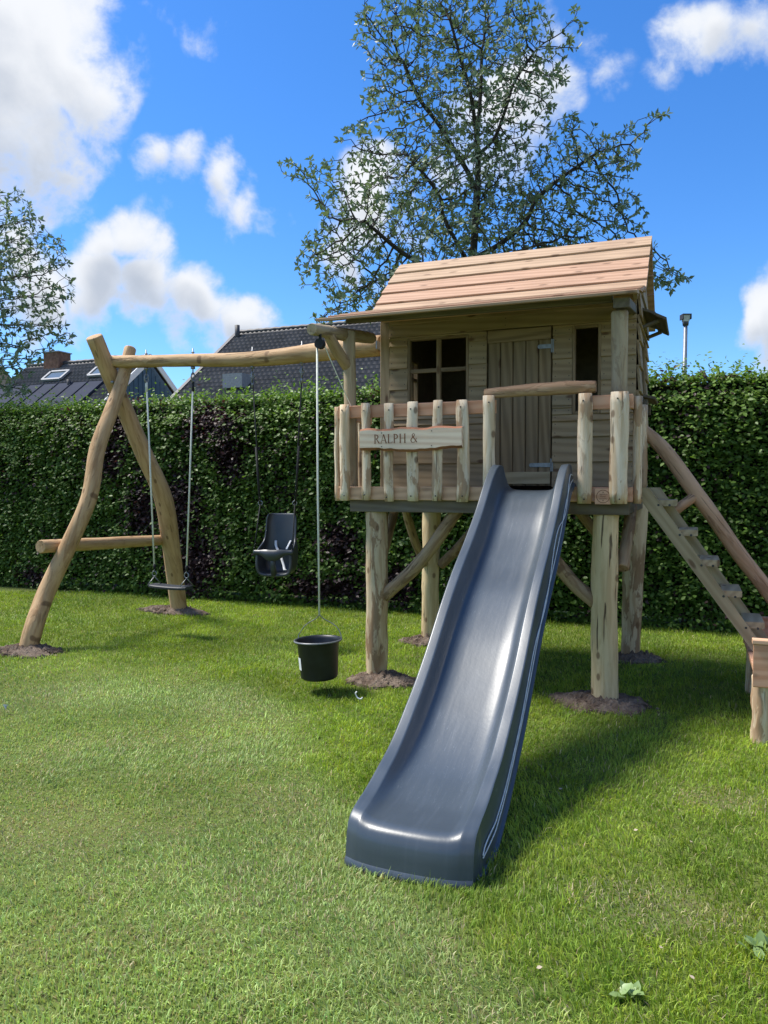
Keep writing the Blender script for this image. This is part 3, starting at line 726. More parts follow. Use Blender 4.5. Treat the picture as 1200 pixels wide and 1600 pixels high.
for i in range(nS):
    for k in range(6): fs.append((i * 6 + k, i * 6 + (k + 1) % 6, (i + 1) * 6 + (k + 1) % 6, (i + 1) * 6 + k)); fm.append(1 if k in (0, 1, 3, 4) else 0)
fs += [tuple(range(5, -1, -1)), tuple(range(nS * 6, nS * 6 + 6))]; fm += [0, 0]
MT['edge_bark'] = bark('live_edge', (.34, .15, .085), (.26, .11, .06), (.14, .07, .04), patch=.6, crack=.5)
obj('plank', mkmesh('plank', vs, fs, [MT['sign'], MT['edge_bark']], False, fm), sgn_t, Matrix.Rotation(R(-.4), 4, 'Y'))
lx0 = 0.
for ch in 'RALPH &':
    V2, F2, wl = lettering(ch, .066)
    if V2: obj('letter', mkmesh('letter', [(a, -.0172, b_) for a, b_ in V2], F2, MT['letters']), sgn_t, Matrix.Rotation(R(-.4), 4, 'Y') @ Matrix.Translation((-.275 + lx0, 0, -.030)))
    lx0 += wl
for (x, z) in ((-.215, .045), (-.215, -.055), (.17, .05), (.17, -.055)):
    v_, f_ = tube_geo([Vector((x, -.0185, z)), Vector((x, -.012, z))], .004, 8); obj('screw', mkmesh('screw', v_, f_, MT['nail']), sgn_t)
pq = thing('maker_plaque', 'small square pink wood plaque with a burnt-in round emblem on the bottom rail', 'sign', (-.166, -.036, 1.433))
vs, fs = boxgeo(-.053, .053, -.008, .018, -.052, .052); obj('plate', mkmesh('plate', vs, fs, MT['pink']), pq)
parts = []
ring = arc(0, 0, .042, .042, 0, 360, 40); parts.append(ribbon(ring, .0036))
for z in (.0275, -.0275): parts.append(ribbon(arc(0, z, .0022, .0022, 0, 360, 8), .0034))
rs = random.Random(3)
for row, (z, x0, x1) in enumerate(((.0135, -.023, .024), (-.001, -.019, .019), (-.0165, -.026, .026))):
    x = x0
    while x < x1:
        k = rs.choice(('i', 'o', 'n', 'l')); hh = .0085
        if k == 'o': parts.append(ribbon(arc(x + .002, z, .0022, .0030, 0, 360, 8), .0013)); x += .0065
        elif k == 'i': parts.append(ribbon([(x, z - .003), (x + .0008, z + .003)], .0014)); x += .0035
        elif k == 'l': parts.append(ribbon([(x, z - .003), (x + .001, z + .0065)], .0014)); x += .004
        else: parts.append(ribbon([(x, z - .003), (x + .0003, z + .003), (x + .0025, z + .003), (x + .003, z - .003)], .0013)); x += .006
V2, F2 = join(parts); obj('emblem', mkmesh('emblem', [(a[0], -.0092, a[1]) for a in V2], F2, MT['letters']), pq)

# ------------------------------------------------------------------ slide
sd = thing('slide', 'dark blue-grey plastic wave slide running from the playhouse to the lawn', 'slide', (-.64, -2.6, 0))
ctl = [(.06, 1.485), (-.10, 1.480), (-.24, 1.455), (-.40, 1.355), (-.60, 1.200), (-.85, 1.035), (-1.10, .885), (-1.35, .715), (-1.60, .525), (-1.85, .365), (-2.10, .250), (-2.32, .200), (-2.48, .183), (-2.545, .178)]
path = [Vector((0, a, b_)) for a, b_ in ctl]; cen = catmull(path, 78)
lip = [Vector((0, -2.580, .168)), Vector((0, -2.603, .148)), Vector((0, -2.616, .115)), Vector((0, -2.622, .07)), Vector((0, -2.628, .03)), Vector((0, -2.632, .004))]
cen = cen + lip; NL = len(lip); NC = len(cen)
def rimh(i):
    if i >= NC - NL: return .012 * max(0, 1 - (i - (NC - NL)) / 2)
    v = cen[i].y; h = np.interp(v, [-2.55, -2.42, -2.25, -1.9, -1.2, -.5, -.25, -.12, -.02, .06], [.014, .030, .062, .105, .135, .140, .150, .172, .165, .060])
    return float(h)
HW = .262
# half section: lateral fraction from rim outside to the floor centre  (u, height 0..1)
sec = [(-HW - .0, .94), (-HW + .003, .985), (-HW + .009, 1.0), (-HW + .046, 1.0), (-HW + .052, .985), (-HW + .056, .94), (-HW + .068, .62), (-HW + .084, .28), (-HW + .102, .09), (-HW + .135, .015), (-.08, -.0), (0, -.0)]
sec = sec + [(-a, b_) for a, b_ in sec[-2::-1]]; NS = len(sec)
vs, fs = [], []
for i, c in enumerate(cen):
    h = rimh(i); lipk = max(0.0, (i - (NC - NL)) / NL)
    for k, (a, b_) in enumerate(sec):
        edge = abs(a) / HW
        dv = .030 * edge ** 4 * min(1, max(0, (i - (NC - NL - 8)) / 8)) - .012 * (1 - edge ** 2) * min(1, max(0, (i - (NC - NL - 6)) / 6))
        dz = -.012 * (1 - edge ** 2) * (1 if h > .03 else h / .03) if i < NC - NL else 0
        vs.append(Vector((a * (1.0 + .0 * lipk), c.y + dv, c.z + h * b_ + dz)))
for i in range(NC - 1):
    for k in range(NS - 1): fs.append((i * NS + k, i * NS + k + 1, (i + 1) * NS + k + 1, (i + 1) * NS + k))
# outer walls with a small turned-out flange
for side in (-1, 1):
    b0 = len(vs); kk = 0 if side < 0 else NS - 1
    for i, c in enumerate(cen):
        top = vs[i * NS + kk]; h = rimh(i)
        low = max(.006, min(top.z - .02, c.z + h - float(np.interp(c.y, [-2.63, -2.35, -2.1, -1.6, -.3, -.06, .06], [.30, .26, .235, .215, .205, .17, .05]))))
        if i >= NC - NL: low = .006
        low = min(low, top.z)
        m1 = top.lerp(Vector((top.x, top.y, low)), .5)
        fl = min(1, max(0, (top.z - low) / .06)) * min(1, max(0, (NC - NL - i) / 5))
        vs += [m1 + Vector((side * .006 * fl, 0, 0)), Vector((top.x + side * .010 * fl, top.y, low + .012 * fl)), Vector((top.x + side * .024 * fl, top.y, low + .006 * fl)), Vector((top.x + side * .024 * fl, top.y, low - .004 * fl))]
    for i in range(NC - 1):
        a = [i * NS + kk, b0 + i * 4, b0 + i * 4 + 1, b0 + i * 4 + 2, b0 + i * 4 + 3]; n_ = [(i + 1) * NS + kk, b0 + i * 4 + 4, b0 + i * 4 + 5, b0 + i * 4 + 6, b0 + i * 4 + 7]
        for q in range(4): fs.append((a[q], n_[q], n_[q + 1], a[q + 1]) if side < 0 else (a[q], a[q + 1], n_[q + 1], n_[q]))
    if side > 0: OUTW = (b0, kk)
off = Vector((0, -2.6, 0)); vs = [v - off + Vector((.028 * max(0, -v.y) / 2.6, 0, 0)) for v in vs]
cme = mkmesh('chute', vs, fs, MT['slide'], smooth=True); cme.set_sharp_from_angle(angle=R(50)); co_ = obj('chute', cme, sd); wn_ = co_.modifiers.new('weighted', 'WEIGHTED_NORMAL'); wn_.keep_sharp = True
# skirt lip at the ground
lipv, lipf = [], []
for k in range(NS):
    p = vs[(NC - 1) * NS + k]; lipv += [(p.x, p.y + .004, .030), (p.x, p.y - .006, .018), (p.x, p.y - .007, .002)]
for k in range(NS - 1):
    for q in range(2): lipf.append((k * 3 + q, k * 3 + q + 1, k * 3 + 3 + q + 1, k * 3 + 3 + q))
obj('foot_flange', mkmesh('foot_flange', lipv, lipf, MT['slide'], smooth=True), sd)
# raised decorative lines on the outer wall
MT['slide_line'] = plain('slide_line', (.55, .58, .60), .4, 0, .5, .15, 20)
def wall_pt(s, f):
    """s 0..1 along the chute, f 0 at the flange .. 1 at the rim, on the right outer wall"""
    i = s * (NC - NL - 1); k = int(i); q = i - k; k2 = min(k + 1, NC - 1)
    b0, kk = OUTW
    def pt(j): return vs[b0 + j * 4 + 1].lerp(vs[j * NS + kk], f)
    p = pt(k).lerp(pt(k2), q); return p + Vector((.006, 0, 0))
for ph, amp, f0 in ((0.0, .0, .30), (.6, .34, .42)):
    pts = [wall_pt(.05 + .90 * i / 120, f0 + amp * math.sin(i / 120 * 22 + ph) * (.5 + .5 * math.sin(i / 120 * 6))) for i in range(121)]
    v_, f_ = tube_geo(pts, .0032, 6); obj('groove_line', mkmesh('groove_line', v_, f_, MT['slide_line'], True), sd)

# ------------------------------------------------------------------ ladder and the low platform it stands on
ld = thing('ladder', 'wooden plank ladder with log handrail leaning on the porch side', 'ladder', (.78, .38, .43))
LB = Vector((.78, .38, .43))
s_top = Vector((.085, 0, 1.475)); s_bot = Vector((.80, 0, .435)); sdv = (s_bot - s_top)
for v, du in ((.165, 0.), (.595, .055)):
    q = [Vector((.036, v, 1.492)), Vector((.112, v, 1.492)), Vector((.842, v, .432)), Vector((.760, v, .432)), Vector((.036, v, 1.44))]
    vs = []; M4 = Matrix.Translation((s_top + s_bot) / 2 + Vector((0, v, 0)) - LB) @ frame_from(sdv, (0, 1, 0)); inv = (Matrix.Translation((s_top + s_bot) / 2 + Vector((0, v, 0))) @ frame_from(sdv, (0, 1, 0))).inverted()
    for dvv in (-.02, .02): vs += [inv @ (p + Vector((du, dvv, 0))) for p in q]
    n5 = 5; fs = [tuple(range(n5)), tuple(range(2 * n5 - 1, n5 - 1, -1))] + [(i, n5 + i, n5 + (i + 1) % n5, (i + 1) % n5) for i in range(n5)]
    st = obj('stringer', mkmesh('stringer', vs, fs, MT['ladder']), ld, M4)
    if v < .3:
        pass
for i in range(5):
    f = (i + .62) / 5.25; p = s_top.lerp(s_bot, f)
    board('step', ld, MT['ladder'], (p.x + .055, .188, p.z + .035), (p.x + .055, .572, p.z + .035), .125, .042, off=LB)
# screw heads on the near stringer
for i in range(5):
    f = (i + .62) / 5.25; p = s_top.lerp(s_bot, f)
    for dx in (-.015, .055):
        c = Vector((p.x + .02 + dx, .145, p.z + .022 - .0)) - LB
        v_, f_ = tube_geo([c + Vector((0, -.0025, 0)), c + Vector((0, .004, 0))], .008, 8); obj('screw', mkmesh('screw', v_, f_, MT['nail']), ld)
log('handrail', ld, MT['rail_log'], [(.005, .69, 1.945), (.175, .69, 1.785), (.355, .69, 1.53), (.51, .69, 1.305), (.69, .69, 1.03), (.87, .69, .785), (1.02, .69, .56)], [.045, .052, .055, .054, .053, .052, .052], off=LB, seg=16, rings=28, wob=.05, seed=51)
log('handrail_bracket', ld, MT['rail_log'], [(.225, .63, 1.285), (.40, .67, 1.43)], [.036, .036], off=LB, seg=12, rings=5, wob=.05, seed=52)
lp = thing('low_platform', 'low pink-boarded wooden step platform on log legs at the right picture edge', 'platform', (1.15, .1, 0))
LPB = Vector((1.15, .1, 0))
for (a, b_) in (((.762, -.42), 0), ((1.52, -.42), 1), ((.80, .74), 2), ((1.52, .74), 3)):
    log('leg', lp, MT['baluster'], [(a[0] + .01, a[1] + .045, -.03), (a[0] + .01, a[1] + .045, .40)], [.052, .050, .050], off=LPB, seg=14, rings=10, wob=.12, seed=60 + b_)
board('skirt_board', lp, MT['pink'], (.725, -.435, .465), (1.56, -.435, .465), .25, .028, up=(0, 1, 0), off=LPB)
board('skirt_board', lp, MT['pink'], (1.56, -.418, .465), (1.56, .80, .465), .25, .028, up=(1, 0, 0), off=LPB)
board('coping', lp, MT['pink'], (.720, -.425, .604), (1.57, -.425, .604), .075, .026, off=LPB)
for i in range(9): board('deck_board', lp, MT['pink'], (.735, -.35 + i * .131, .412), (1.54, -.35 + i * .131, .412), .124, .026, off=LPB)
board('skirt_board', lp, MT['pink'], (.742, .812, .46), (1.56, .812, .46), .20, .028, up=(0, 1, 0), off=LPB)

# ------------------------------------------------------------------ swing frame
sf = thing('swing_set', 'round-log swing set frame with crooked crossed legs and a long beam', 'swing set', (-5.2, 1.0, 0)); SB = Vector((-5.2, 1.0, 0))
log('leg', sf, MT['swing_log'], [(-5.175, -.165, -.06), (-5.145, -.10, .22), (-5.172, .08, .52), (-5.06, .25, .955), (-4.985, .44, 1.40), (-5.03, .60, 1.86), (-5.02, .80, 2.26), (-5.025, .97, 2.60), (-5.025, 1.09, 2.93)],
    [.080, .084, .085, .076, .074, .077, .074, .069, .063, .060], off=SB, seg=18, rings=40, wob=.07, seed=71)
log('leg', sf, MT['swing_log'], [(-5.265, 2.20, -.06), (-5.215, 2.05, .40), (-5.155, 1.90, .80), (-5.07, 1.66, 1.36), (-5.115, 1.41, 1.83), (-5.19, 1.16, 2.36), (-5.185, .92, 2.72), (-5.19, .75, 3.00)],
    [.096, .096, .098, .102, .094, .088, .085, .082], off=SB, seg=18, rings=40, wob=.05, seed=72)
log('crossbar', sf, MT['swing_log'], [(-5.19, .03, .945), (-5.22, .9, .915), (-5.245, 1.92, .885)], [.062, .062, .058], off=SB, seg=16, rings=14, wob=.06, seed=73)
BM = [(-5.32, .95, 2.785), (-4.75, .96, 2.755), (-4.2, .97, 2.735), (-3.47, .96, 2.700), (-2.8, .93, 2.715), (-2.125, .87, 2.720)]
log('beam', sf, MT['swing_log'], BM, [.062, .064, .060, .062, .068, .078, .088, .090], off=SB, seg=18, rings=44, wob=.06, seed=74)
vs, fs = boxgeo(-.06, .06, -.10, -.085, -.07, .07)
board('bracket_plate', sf, MT['steel'], (-2.115, .71, 2.70), (-2.115, .87, 2.70), .07, .012, up=(1, 0, 0), off=SB)
for c_ in ((-5.10, .86, 2.42), (-5.105, .92, 2.56)):
    v_, f_ = tube_geo([Vector(c_) - SB, Vector(c_) - SB + Vector((.0, -.02, 0))], .016, 8); obj('bolt', mkmesh('bolt', v_, f_, MT['steel'], True), sf)
def beam_z(u): 
    xs = [p[0] for p in BM]; return float(np.interp(u, xs, [p[2] for p in BM])), float(np.interp(u, xs, [p[1] for p in BM]))
def ringgeo(c, r, tr, n=14, ax='y', sx=1.0, sz=1.0):
    pts = []
    for i in range(n + 1):
        a = 2 * math.pi * i / n
        pts.append(Vector(c) + (Vector((math.cos(a) * r * sx, 0, math.sin(a) * r * sz)) if ax == 'y' else Vector((0, math.cos(a) * r * sx, math.sin(a) * r * sz))))
    return tube_geo(pts, tr, 6, caps=False, up=(.3, 1, .2) if ax == 'y' else (1, .2, .3))
HOOKS = [-4.72, -4.165, -3.485, -2.945]
for u in HOOKS:
    z, v = beam_z(u); parts = [tube_geo([Vector((u, v, z - .14)), Vector((u, v, z + .115))], .006, 8, up=(0, 1, 0)), tube_geo([Vector((u, v, z + .070)), Vector((u, v, z + .080))], .016, 8, up=(0, 1, 0)),
                             tube_geo([Vector((u, v, z - .085)), Vector((u, v, z - .065))], .022, 8, up=(0, 1, 0)), ringgeo((u, v, z - .155), .022, .006)]
    V_, F_ = join(parts); obj('swing_hook', mkmesh('swing_hook', [Vector(p) - SB for p in V_], F_, MT['steel'], True), sf)

# flat swing
z1, v1 = beam_z(HOOKS[0]); fs_ = thing('swing', 'flat black rubber swing seat on white ropes', 'swing', (-4.45, v1, .50)); FB = Vector((-4.45, v1, .50))
nb, sec8 = 12, []
vs, fs = [], []
for i in range(nb + 1):
    x = -.225 + .45 * i / nb; w_ = .085 * (1 - .25 * (abs(2 * i / nb - 1)) ** 6); zc = -.006 * (1 - (2 * i / nb - 1) ** 2)
    for y, z in ((-w_, -.008), (-w_ + .008, -.016), (w_ - .008, -.016), (w_, -.008), (w_, .006), (w_ - .008, .014), (-w_ + .008, .014), (-w_, .006)): vs.append((x, y, z + zc))
for i in range(nb):
    for k in range(8): fs.append((i * 8 + k, i * 8 + (k + 1) % 8, (i + 1) * 8 + (k + 1) % 8, (i + 1) * 8 + k))
fs += [tuple(range(7, -1, -1)), tuple(range(nb * 8, nb * 8 + 8))]
obj('seat', mkmesh('seat', vs, fs, MT['rubber']), fs_, Matrix.Rotation(R(1.0), 4, 'Y'))
for u, sx in ((HOOKS[0], -.195), (HOOKS[1], .195)):
    z, v = beam_z(u); top = Vector((u, v, z - .19)) - FB; bot = Vector((sx, 0, .165))
    v_, f_ = tube_geo([top, top.lerp(bot, .5) + Vector((.002, 0, 0)), bot], .0085, 8, up=(0, 1, 0)); obj('rope', mkmesh('rope', v_, f_, MT['white_rope'], True), fs_)
    v_, f_ = tube_geo([bot + Vector((0, 0, .0)), bot + Vector((0, 0, .05))], .013, 8, up=(0, 1, 0)); obj('rope_sleeve', mkmesh('rope_sleeve', v_, f_, MT['black_rope'], True), fs_)
    v_, f_ = join([ringgeo(bot + Vector((0, 0, -.045)), .026, .005), tube_geo([bot + Vector((0, 0, -.02)), bot + Vector((0, 0, 0.01))], .006, 6, up=(0, 1, 0))]); obj('ring', mkmesh('ring', v_, f_, MT['steel'], True), fs_)
    tri = [bot + Vector((0, 0, -.075)), Vector((sx - .03, -.07, .012)), Vector((sx + .03, .07, .012)), bot + Vector((0, 0, -.075))]
    v_, f_ = join([tube_geo([tri[i], tri[i + 1]], .0045, 6, up=(.1, 1, .1)) for i in (0, 2)] + [tube_geo([tri[1], tri[2]], .0045, 6, up=(0, 0, 1))]); obj('hanger', mkmesh('hanger', v_, f_, MT['steel'], True), fs_)
    v_, f_ = join([ringgeo(top + Vector((0, 0, .02)), .030, .006, ax='x', sz=1.6), tube_geo([top + Vector((0, 0, -.03)), top + Vector((0, 0, .0))], .012, 8, up=(0, 1, 0))]); obj('snap_hook', mkmesh('snap_hook', v_, f_, MT['steel'], True), fs_)
    v_, f_ = tube_geo([top + Vector((0, 0, -.115)), top + Vector((0, 0, -.02))], .013, 8, up=(0, 1, 0)); obj('rope_sleeve', mkmesh('rope_sleeve', v_, f_, MT['black_rope'] if u > -4.5 else MT['white_rope'], True), fs_)

# toddler bucket swing, turned a little to the left
zz, vv = beam_z(-3.2); BSB = Vector((-3.205, vv, .685))
bs = empty('toddler_swing', None, HM @ Matrix.Translation(BSB) @ Matrix.Rotation(R(14), 4, 'Z')); tag(bs, 'dark blue-grey plastic toddler bucket swing with high back on black ropes', 'swing')
# shell: loft of U-shaped sections seen from above, seat at the bottom, high back, low front
def shell():
    vs, fs = [], []; n, rings = 24, 14
    def sect(t):
        """t 0..1 bottom to top of back; returns list of (x,y,z) along the U from front-left round the back to front-right"""
        pts = []
        z = .0 + .56 * t
        halfw = np.interp(t, [0, .08, .3, .42, .55, .8, .93, 1], [.125, .155, .168, .166, .145, .143, .140, .120])
        front = np.interp(t, [0, .1, .30, .42, .50, .6, .8, 1], [-.12, -.155, -.165, -.15, .0, .055, .085, .10])
        back = np.interp(t, [0, .15, .5, .8, 1], [.085, .115, .13, .155, .18])
        for i in range(n + 1):
            f = i / n
            if f < .30: p = (-halfw, front + (back - .06 - front) * f / .30)
            elif f > .70: p = (halfw, front + (back - .06 - front) * (1 - f) / .30)
            else:
                a = math.pi * (f - .30) / .40
                p = (-halfw * math.cos(a) if True else 0, back - .06 + .06 * math.sin(a) ** .7)
            pts.append(Vector((p[0], p[1], z)))
        return pts
    secs = [sect(i / rings) for i in range(rings + 1)]
    for s_ in secs: vs += s_
    for i in range(rings):
        for k in range(n): fs.append((i * (n + 1) + k, i * (n + 1) + k + 1, (i + 1) * (n + 1) + k + 1, (i + 1) * (n + 1) + k))
    # seat pan
    c0 = len(vs); vs.append(Vector((0, -.02, .0)))
    for k in range(n): fs.append((c0, k + 1, k))
    fs.append((c0, 0, n))
    return vs, fs
v_, f_ = shell(); so_ = obj('shell', mkmesh('shell', v_, f_, MT['seat_plastic'], True), bs)
sm = so_.modifiers.new('solid', 'SOLIDIFY'); sm.thickness = .014; sm.offset = 0; bv = so_.modifiers.new('sub', 'SUBSURF'); bv.levels = bv.render_levels = 1
# rolled front edge of the seat pan, lap bar with shield, crotch post
v_, f_ = tube_geo(catmull([(-.158, -.155, .20), (-.158, -.165, .08), (-.125, -.16, .012), (0, -.165, .0), (.125, -.16, .012), (.158, -.165, .08), (.158, -.155, .20)], 30), .014, 8, up=(0, 1, 0)); obj('rolled_edge', mkmesh('rolled_edge', v_, f_, MT['seat_plastic'], True), bs)
vs, fs = [], []; nb = 24
for i in range(nb + 1):
    x = -.185 + .37 * i / nb; e = 1 - abs(2 * i / nb - 1)
    hgt = .024 + .032 * float(sstep(np.array(e), .25, .8)); y0 = -.175 - .035 * float(sstep(np.array(e), .0, .9)); dz = -.020 * float(sstep(np.array(e), .3, .9))
    for y, z in ((y0 - .012, -hgt), (y0 + .016, -hgt), (y0 + .022, 0), (y0 + .012, hgt * .75), (y0 - .012, hgt * .75), (y0 - .022, 0)): vs.append((x, y, .215 + z + dz))
for i in range(nb):
    for k in range(6): fs.append((i * 6 + k, i * 6 + (k + 1) % 6, (i + 1) * 6 + (k + 1) % 6, (i + 1) * 6 + k))
fs += [tuple(range(5, -1, -1)), tuple(range(nb * 6, nb * 6 + 6))]
obj('lap_bar', mkmesh('lap_bar', vs, fs, MT['seat_plastic'], True), bs)
v_, f_ = tube_geo([Vector((0, -.195, .18)), Vector((0, -.19, .10)), Vector((0, -.16, .005))], [.026, .026, .030], 10, up=(0, 1, 0)); obj('crotch_post', mkmesh('crotch_post', v_, f_, MT['seat_plastic'], True), bs)
for pts in ([(-.06, .118, .30), (-.05, .09, .25), (-.02, .06, .21)], [(.085, .118, .30), (.07, .09, .26), (.055, .07, .22)], [(.02, .0, .16), (.06, -.05, .09), (.085, -.10, .045), (.10, -.12, .05)]):
    v_, f_ = tube_geo(catmull(pts, 8), .013, 6, squash=.3); obj('strap', mkmesh('strap', v_, f_, MT['white'], True), bs)
invb = (Matrix.Translation(BSB) @ Matrix.Rotation(R(14), 4, 'Z')).inverted()
for u, s in ((HOOKS[2], -1), (HOOKS[3], 1)):
    z, v = beam_z(u); top = invb @ Vector((u, v, z - .19)); rg = Vector((s * .165, -.03, .66)); mid = top.lerp(rg, .55)
    v_, f_ = tube_geo([top, rg], .0065, 8, up=(0, 1, 0)); obj('rope', mkmesh('rope', v_, f_, MT['black_rope'], True), bs)
    v_, f_ = tube_geo([mid + Vector((s * .008, 0, 0)), rg + Vector((s * .006, 0, .01))], .011, 8, up=(0, 1, 0)); obj('rope_sleeve', mkmesh('rope_sleeve', v_, f_, MT['black_rope'], True), bs)
    v_, f_ = ringgeo(rg, .020, .005); obj('ring', mkmesh('ring', v_, f_, MT['steel'], True), bs)
    for e in (Vector((s * .180, -.185, .225)), Vector((s * .125, .165, .525))):
        v_, f_ = tube_geo([rg, e], .0055, 6, up=(0, 1, 0)); obj('rope', mkmesh('rope', v_, f_, MT['black_rope'], True), bs)
    v_, f_ = join([ringgeo(top + Vector((0, 0, .02)), .028, .007, ax='x', sz=2.0), tube_geo([top + Vector((0, 0, -.08)), top + Vector((0, 0, -.02))], .013, 8, up=(0, 1, 0))]); obj('snap_hook', mkmesh('snap_hook', v_, f_, MT['steel'], True), bs)

# ------------------------------------------------------------------ bucket hoist
PU, PV, PZ = -2.115, -.345, 2.525
hr = thing('hoist_rope', 'pale rope running over a small black pulley below the porch log', 'rope', (PU, PV, PZ))
v_, f_ = tube_geo([Vector((.0, -.022, .0)), Vector((0, .022, 0))], .036, 14); v2, f2 = join([(v_, f_), boxgeo(-.008, .008, -.008, .008, .0, .09)])
obj('pulley', mkmesh('pulley', v2, f2, MT['black_rope'], False), hr)
v_, f_ = tube_geo([Vector((-.024, 0, .012)), Vector((-.022, 0, -1.0)), Vector((-.012, 0, PZ * -1 + .565))], .0075, 8, up=(0, 1, 0)); obj('rope', mkmesh('rope', v_, f_, MT['white_rope'], True), hr)
v_, f_ = tube_geo(catmull([(.026, 0, .006), (.06, .20, -.24), (.085, .40, -.45), (.12, .46, -.50)], 14), .004, 6, up=(0, 1, 0)); obj('tail_rope', mkmesh('tail_rope', v_, f_, MT['white_rope'], True), hr)
bk = thing('bucket', 'black plastic bucket with wire handle hanging from the hoist rope', 'bucket', (PU - .012, PV, .100))
n = 40; prof = [(.0, .004), (.118, .0), (.132, .010), (.136, .02), (.152, .262), (.158, .268), (.172, .270), (.174, .282), (.168, .288), (.156, .284), (.149, .262), (.134, .03), (0, .022)]
vs, fs = [], []
for r, z in prof:
    for k in range(n): vs.append((r * math.cos(2 * math.pi * k / n), r * math.sin(2 * math.pi * k / n), z))
for i in range(len(prof) - 1):
    for k in range(n): fs.append((i * n + k, i * n + (k + 1) % n, (i + 1) * n + (k + 1) % n, (i + 1) * n + k))
obj('pail', mkmesh('pail', vs, fs, MT['bucket'], True), bk, Matrix.Rotation(R(-2.5), 4, 'Y'))
MT['bucket_rim'] = plain('bucket_rim', (.16, .17, .18), .35, 0, .5)
v_, f_ = tube_geo([Vector((.172 * math.cos(2 * math.pi * k / 40), .172 * math.sin(2 * math.pi * k / 40), .280)) for k in range(41)], .006, 6, caps=False); obj('rim', mkmesh('rim', v_, f_, MT['bucket_rim'], True), bk, Matrix.Rotation(R(-2.5), 4, 'Y'))
hp = [(-.174, 0, .272), (-.172, .01, .31), (-.12, .02, .38), (-.03, .012, .435), (.0, 0, .462), (.03, .012, .435), (.12, .02, .39), (.168, .01, .33), (.174, 0, .288)]
v_, f_ = tube_geo(catmull(hp, 36), .0033, 6, up=(0, 1, 0)); obj('handle', mkmesh('handle', v_, f_, MT['steel'], True), bk)
vs, fs = [], []
for i in range(7):
    a = R(196 + i * 6.5)
    for z in (.075, .165): rr = .1375 + .0635 * (z - .02) + .0012; vs.append((rr * math.cos(a), rr * math.sin(a), z))
for i in range(6): fs.append((2 * i, 2 * i + 2, 2 * i + 3, 2 * i + 1))
obj('sticker', mkmesh('sticker', vs, fs, MT['white'], True), bk, Matrix.Rotation(R(-2.5), 4, 'Y'))

# ------------------------------------------------------------------ hedge
HV = 3.12; HTOP = 2.61; HU_A, HU_B = -12.5, 4.2
hd = empty('hedge', None, HM @ Matrix.Translation((-3, HV + .35, 0))); tag(hd, 'tall clipped beech hedge, green mixed with dark purple leaves', 'hedge')
HB = Vector((-3, HV + .35, 0))
def in_loc(P): return P - np.array(HB)
def hedge_leaves(n, mode):
    u = rng.uniform(HU_A, HU_B, n)
    if mode == 'face':
        z = rng.uniform(.0, 1, n) ** .92 * (HTOP + .02) + .02
        surf = .10 * (fbm(u, z, 1.3, 40, 3) - .5) + .05 * (vnoise(u, z, 7, 50) - .5) * 2
        v = HV + surf - rng.exponential(.035, n) + .07 + .10 * rng.random(n) ** 2
        v += .16 * sstep(z, HTOP - .25, HTOP + .05) + .05 * sstep(-z, -.35, 0)
    else:
        v = HV + .08 + rng.random(n) * .75; z = HTOP + .05 * (fbm(u, v, 1.2, 60, 3) - .5) * 2 + rng.exponential(.055, n) * (.5 + vnoise(u, v, 3.0, 66)) - .04
    return u, v, z
def copper_mask(u, z):
    m = np.zeros_like(u)
    for (cu, cz, ru, rz) in ((-6.95, 2.35, .42, .45), (-7.1, 1.9, .35, .5), (-5.45, 2.35, .62, .40), (-5.2, 1.9, .40, .5), (-6.0, 1.2, .50, .8), (-5.7, .5, .65, .55), (-3.6, .85, .38, .38), (-3.9, .25, .9, .22), (-2.9, .35, .5, .35), (-6.6, 1.3, .35, .8), (-8.6, .2, .5, .2), (1.9, 1.5, .5, .8), (-10.8, 1.6, .5, .9)):
        m = np.maximum(m, 1 - np.sqrt(((u - cu) / ru) ** 2 + ((z - cz) / rz) ** 2))
    return m + .55 * (fbm(u, z, 1.7, 70, 4) - .5) + .30 * (vnoise(u, z, 9, 80) - .5)
sets = []
for mode, n in (('face', 170000), ('top', 28000)):
    u, v, z = hedge_leaves(n, mode)
    ph = rng.uniform(-1, 1, n)
    A = np.stack([rng.normal(0, .9, n), -.55 + rng.normal(0, .45, n), -.28 + rng.normal(0, .38, n)], 1)
    N = np.stack([rng.normal(0, .35, n), -.75 + rng.normal(0, .35, n), .95 + rng.normal(0, .35, n)], 1)
    if mode == 'top':
        A = np.stack([rng.normal(0, .8, n), rng.normal(-.1, .7, n), rng.normal(.25, .45, n)], 1); N = np.stack([rng.normal(0, .5, n), rng.normal(-.2, .5, n), np.ones(n)], 1)
    s = rng.uniform(.028, .064, n)
    cm = copper_mask(u, z); tint = np.clip(.28 + .35 * rng.random(n) + .5 * (fbm(u, z, 2.2, 90, 3) - .5) + .35 * sstep(z, HTOP - .5, HTOP + .05), 0, 1)  # leaves near the top tinted lighter, light from above put into the colour
    sets.append((in_loc(np.stack([u, v, z], 1)), A, N, s, cm + rng.normal(0, .22, n) > .36, tint))
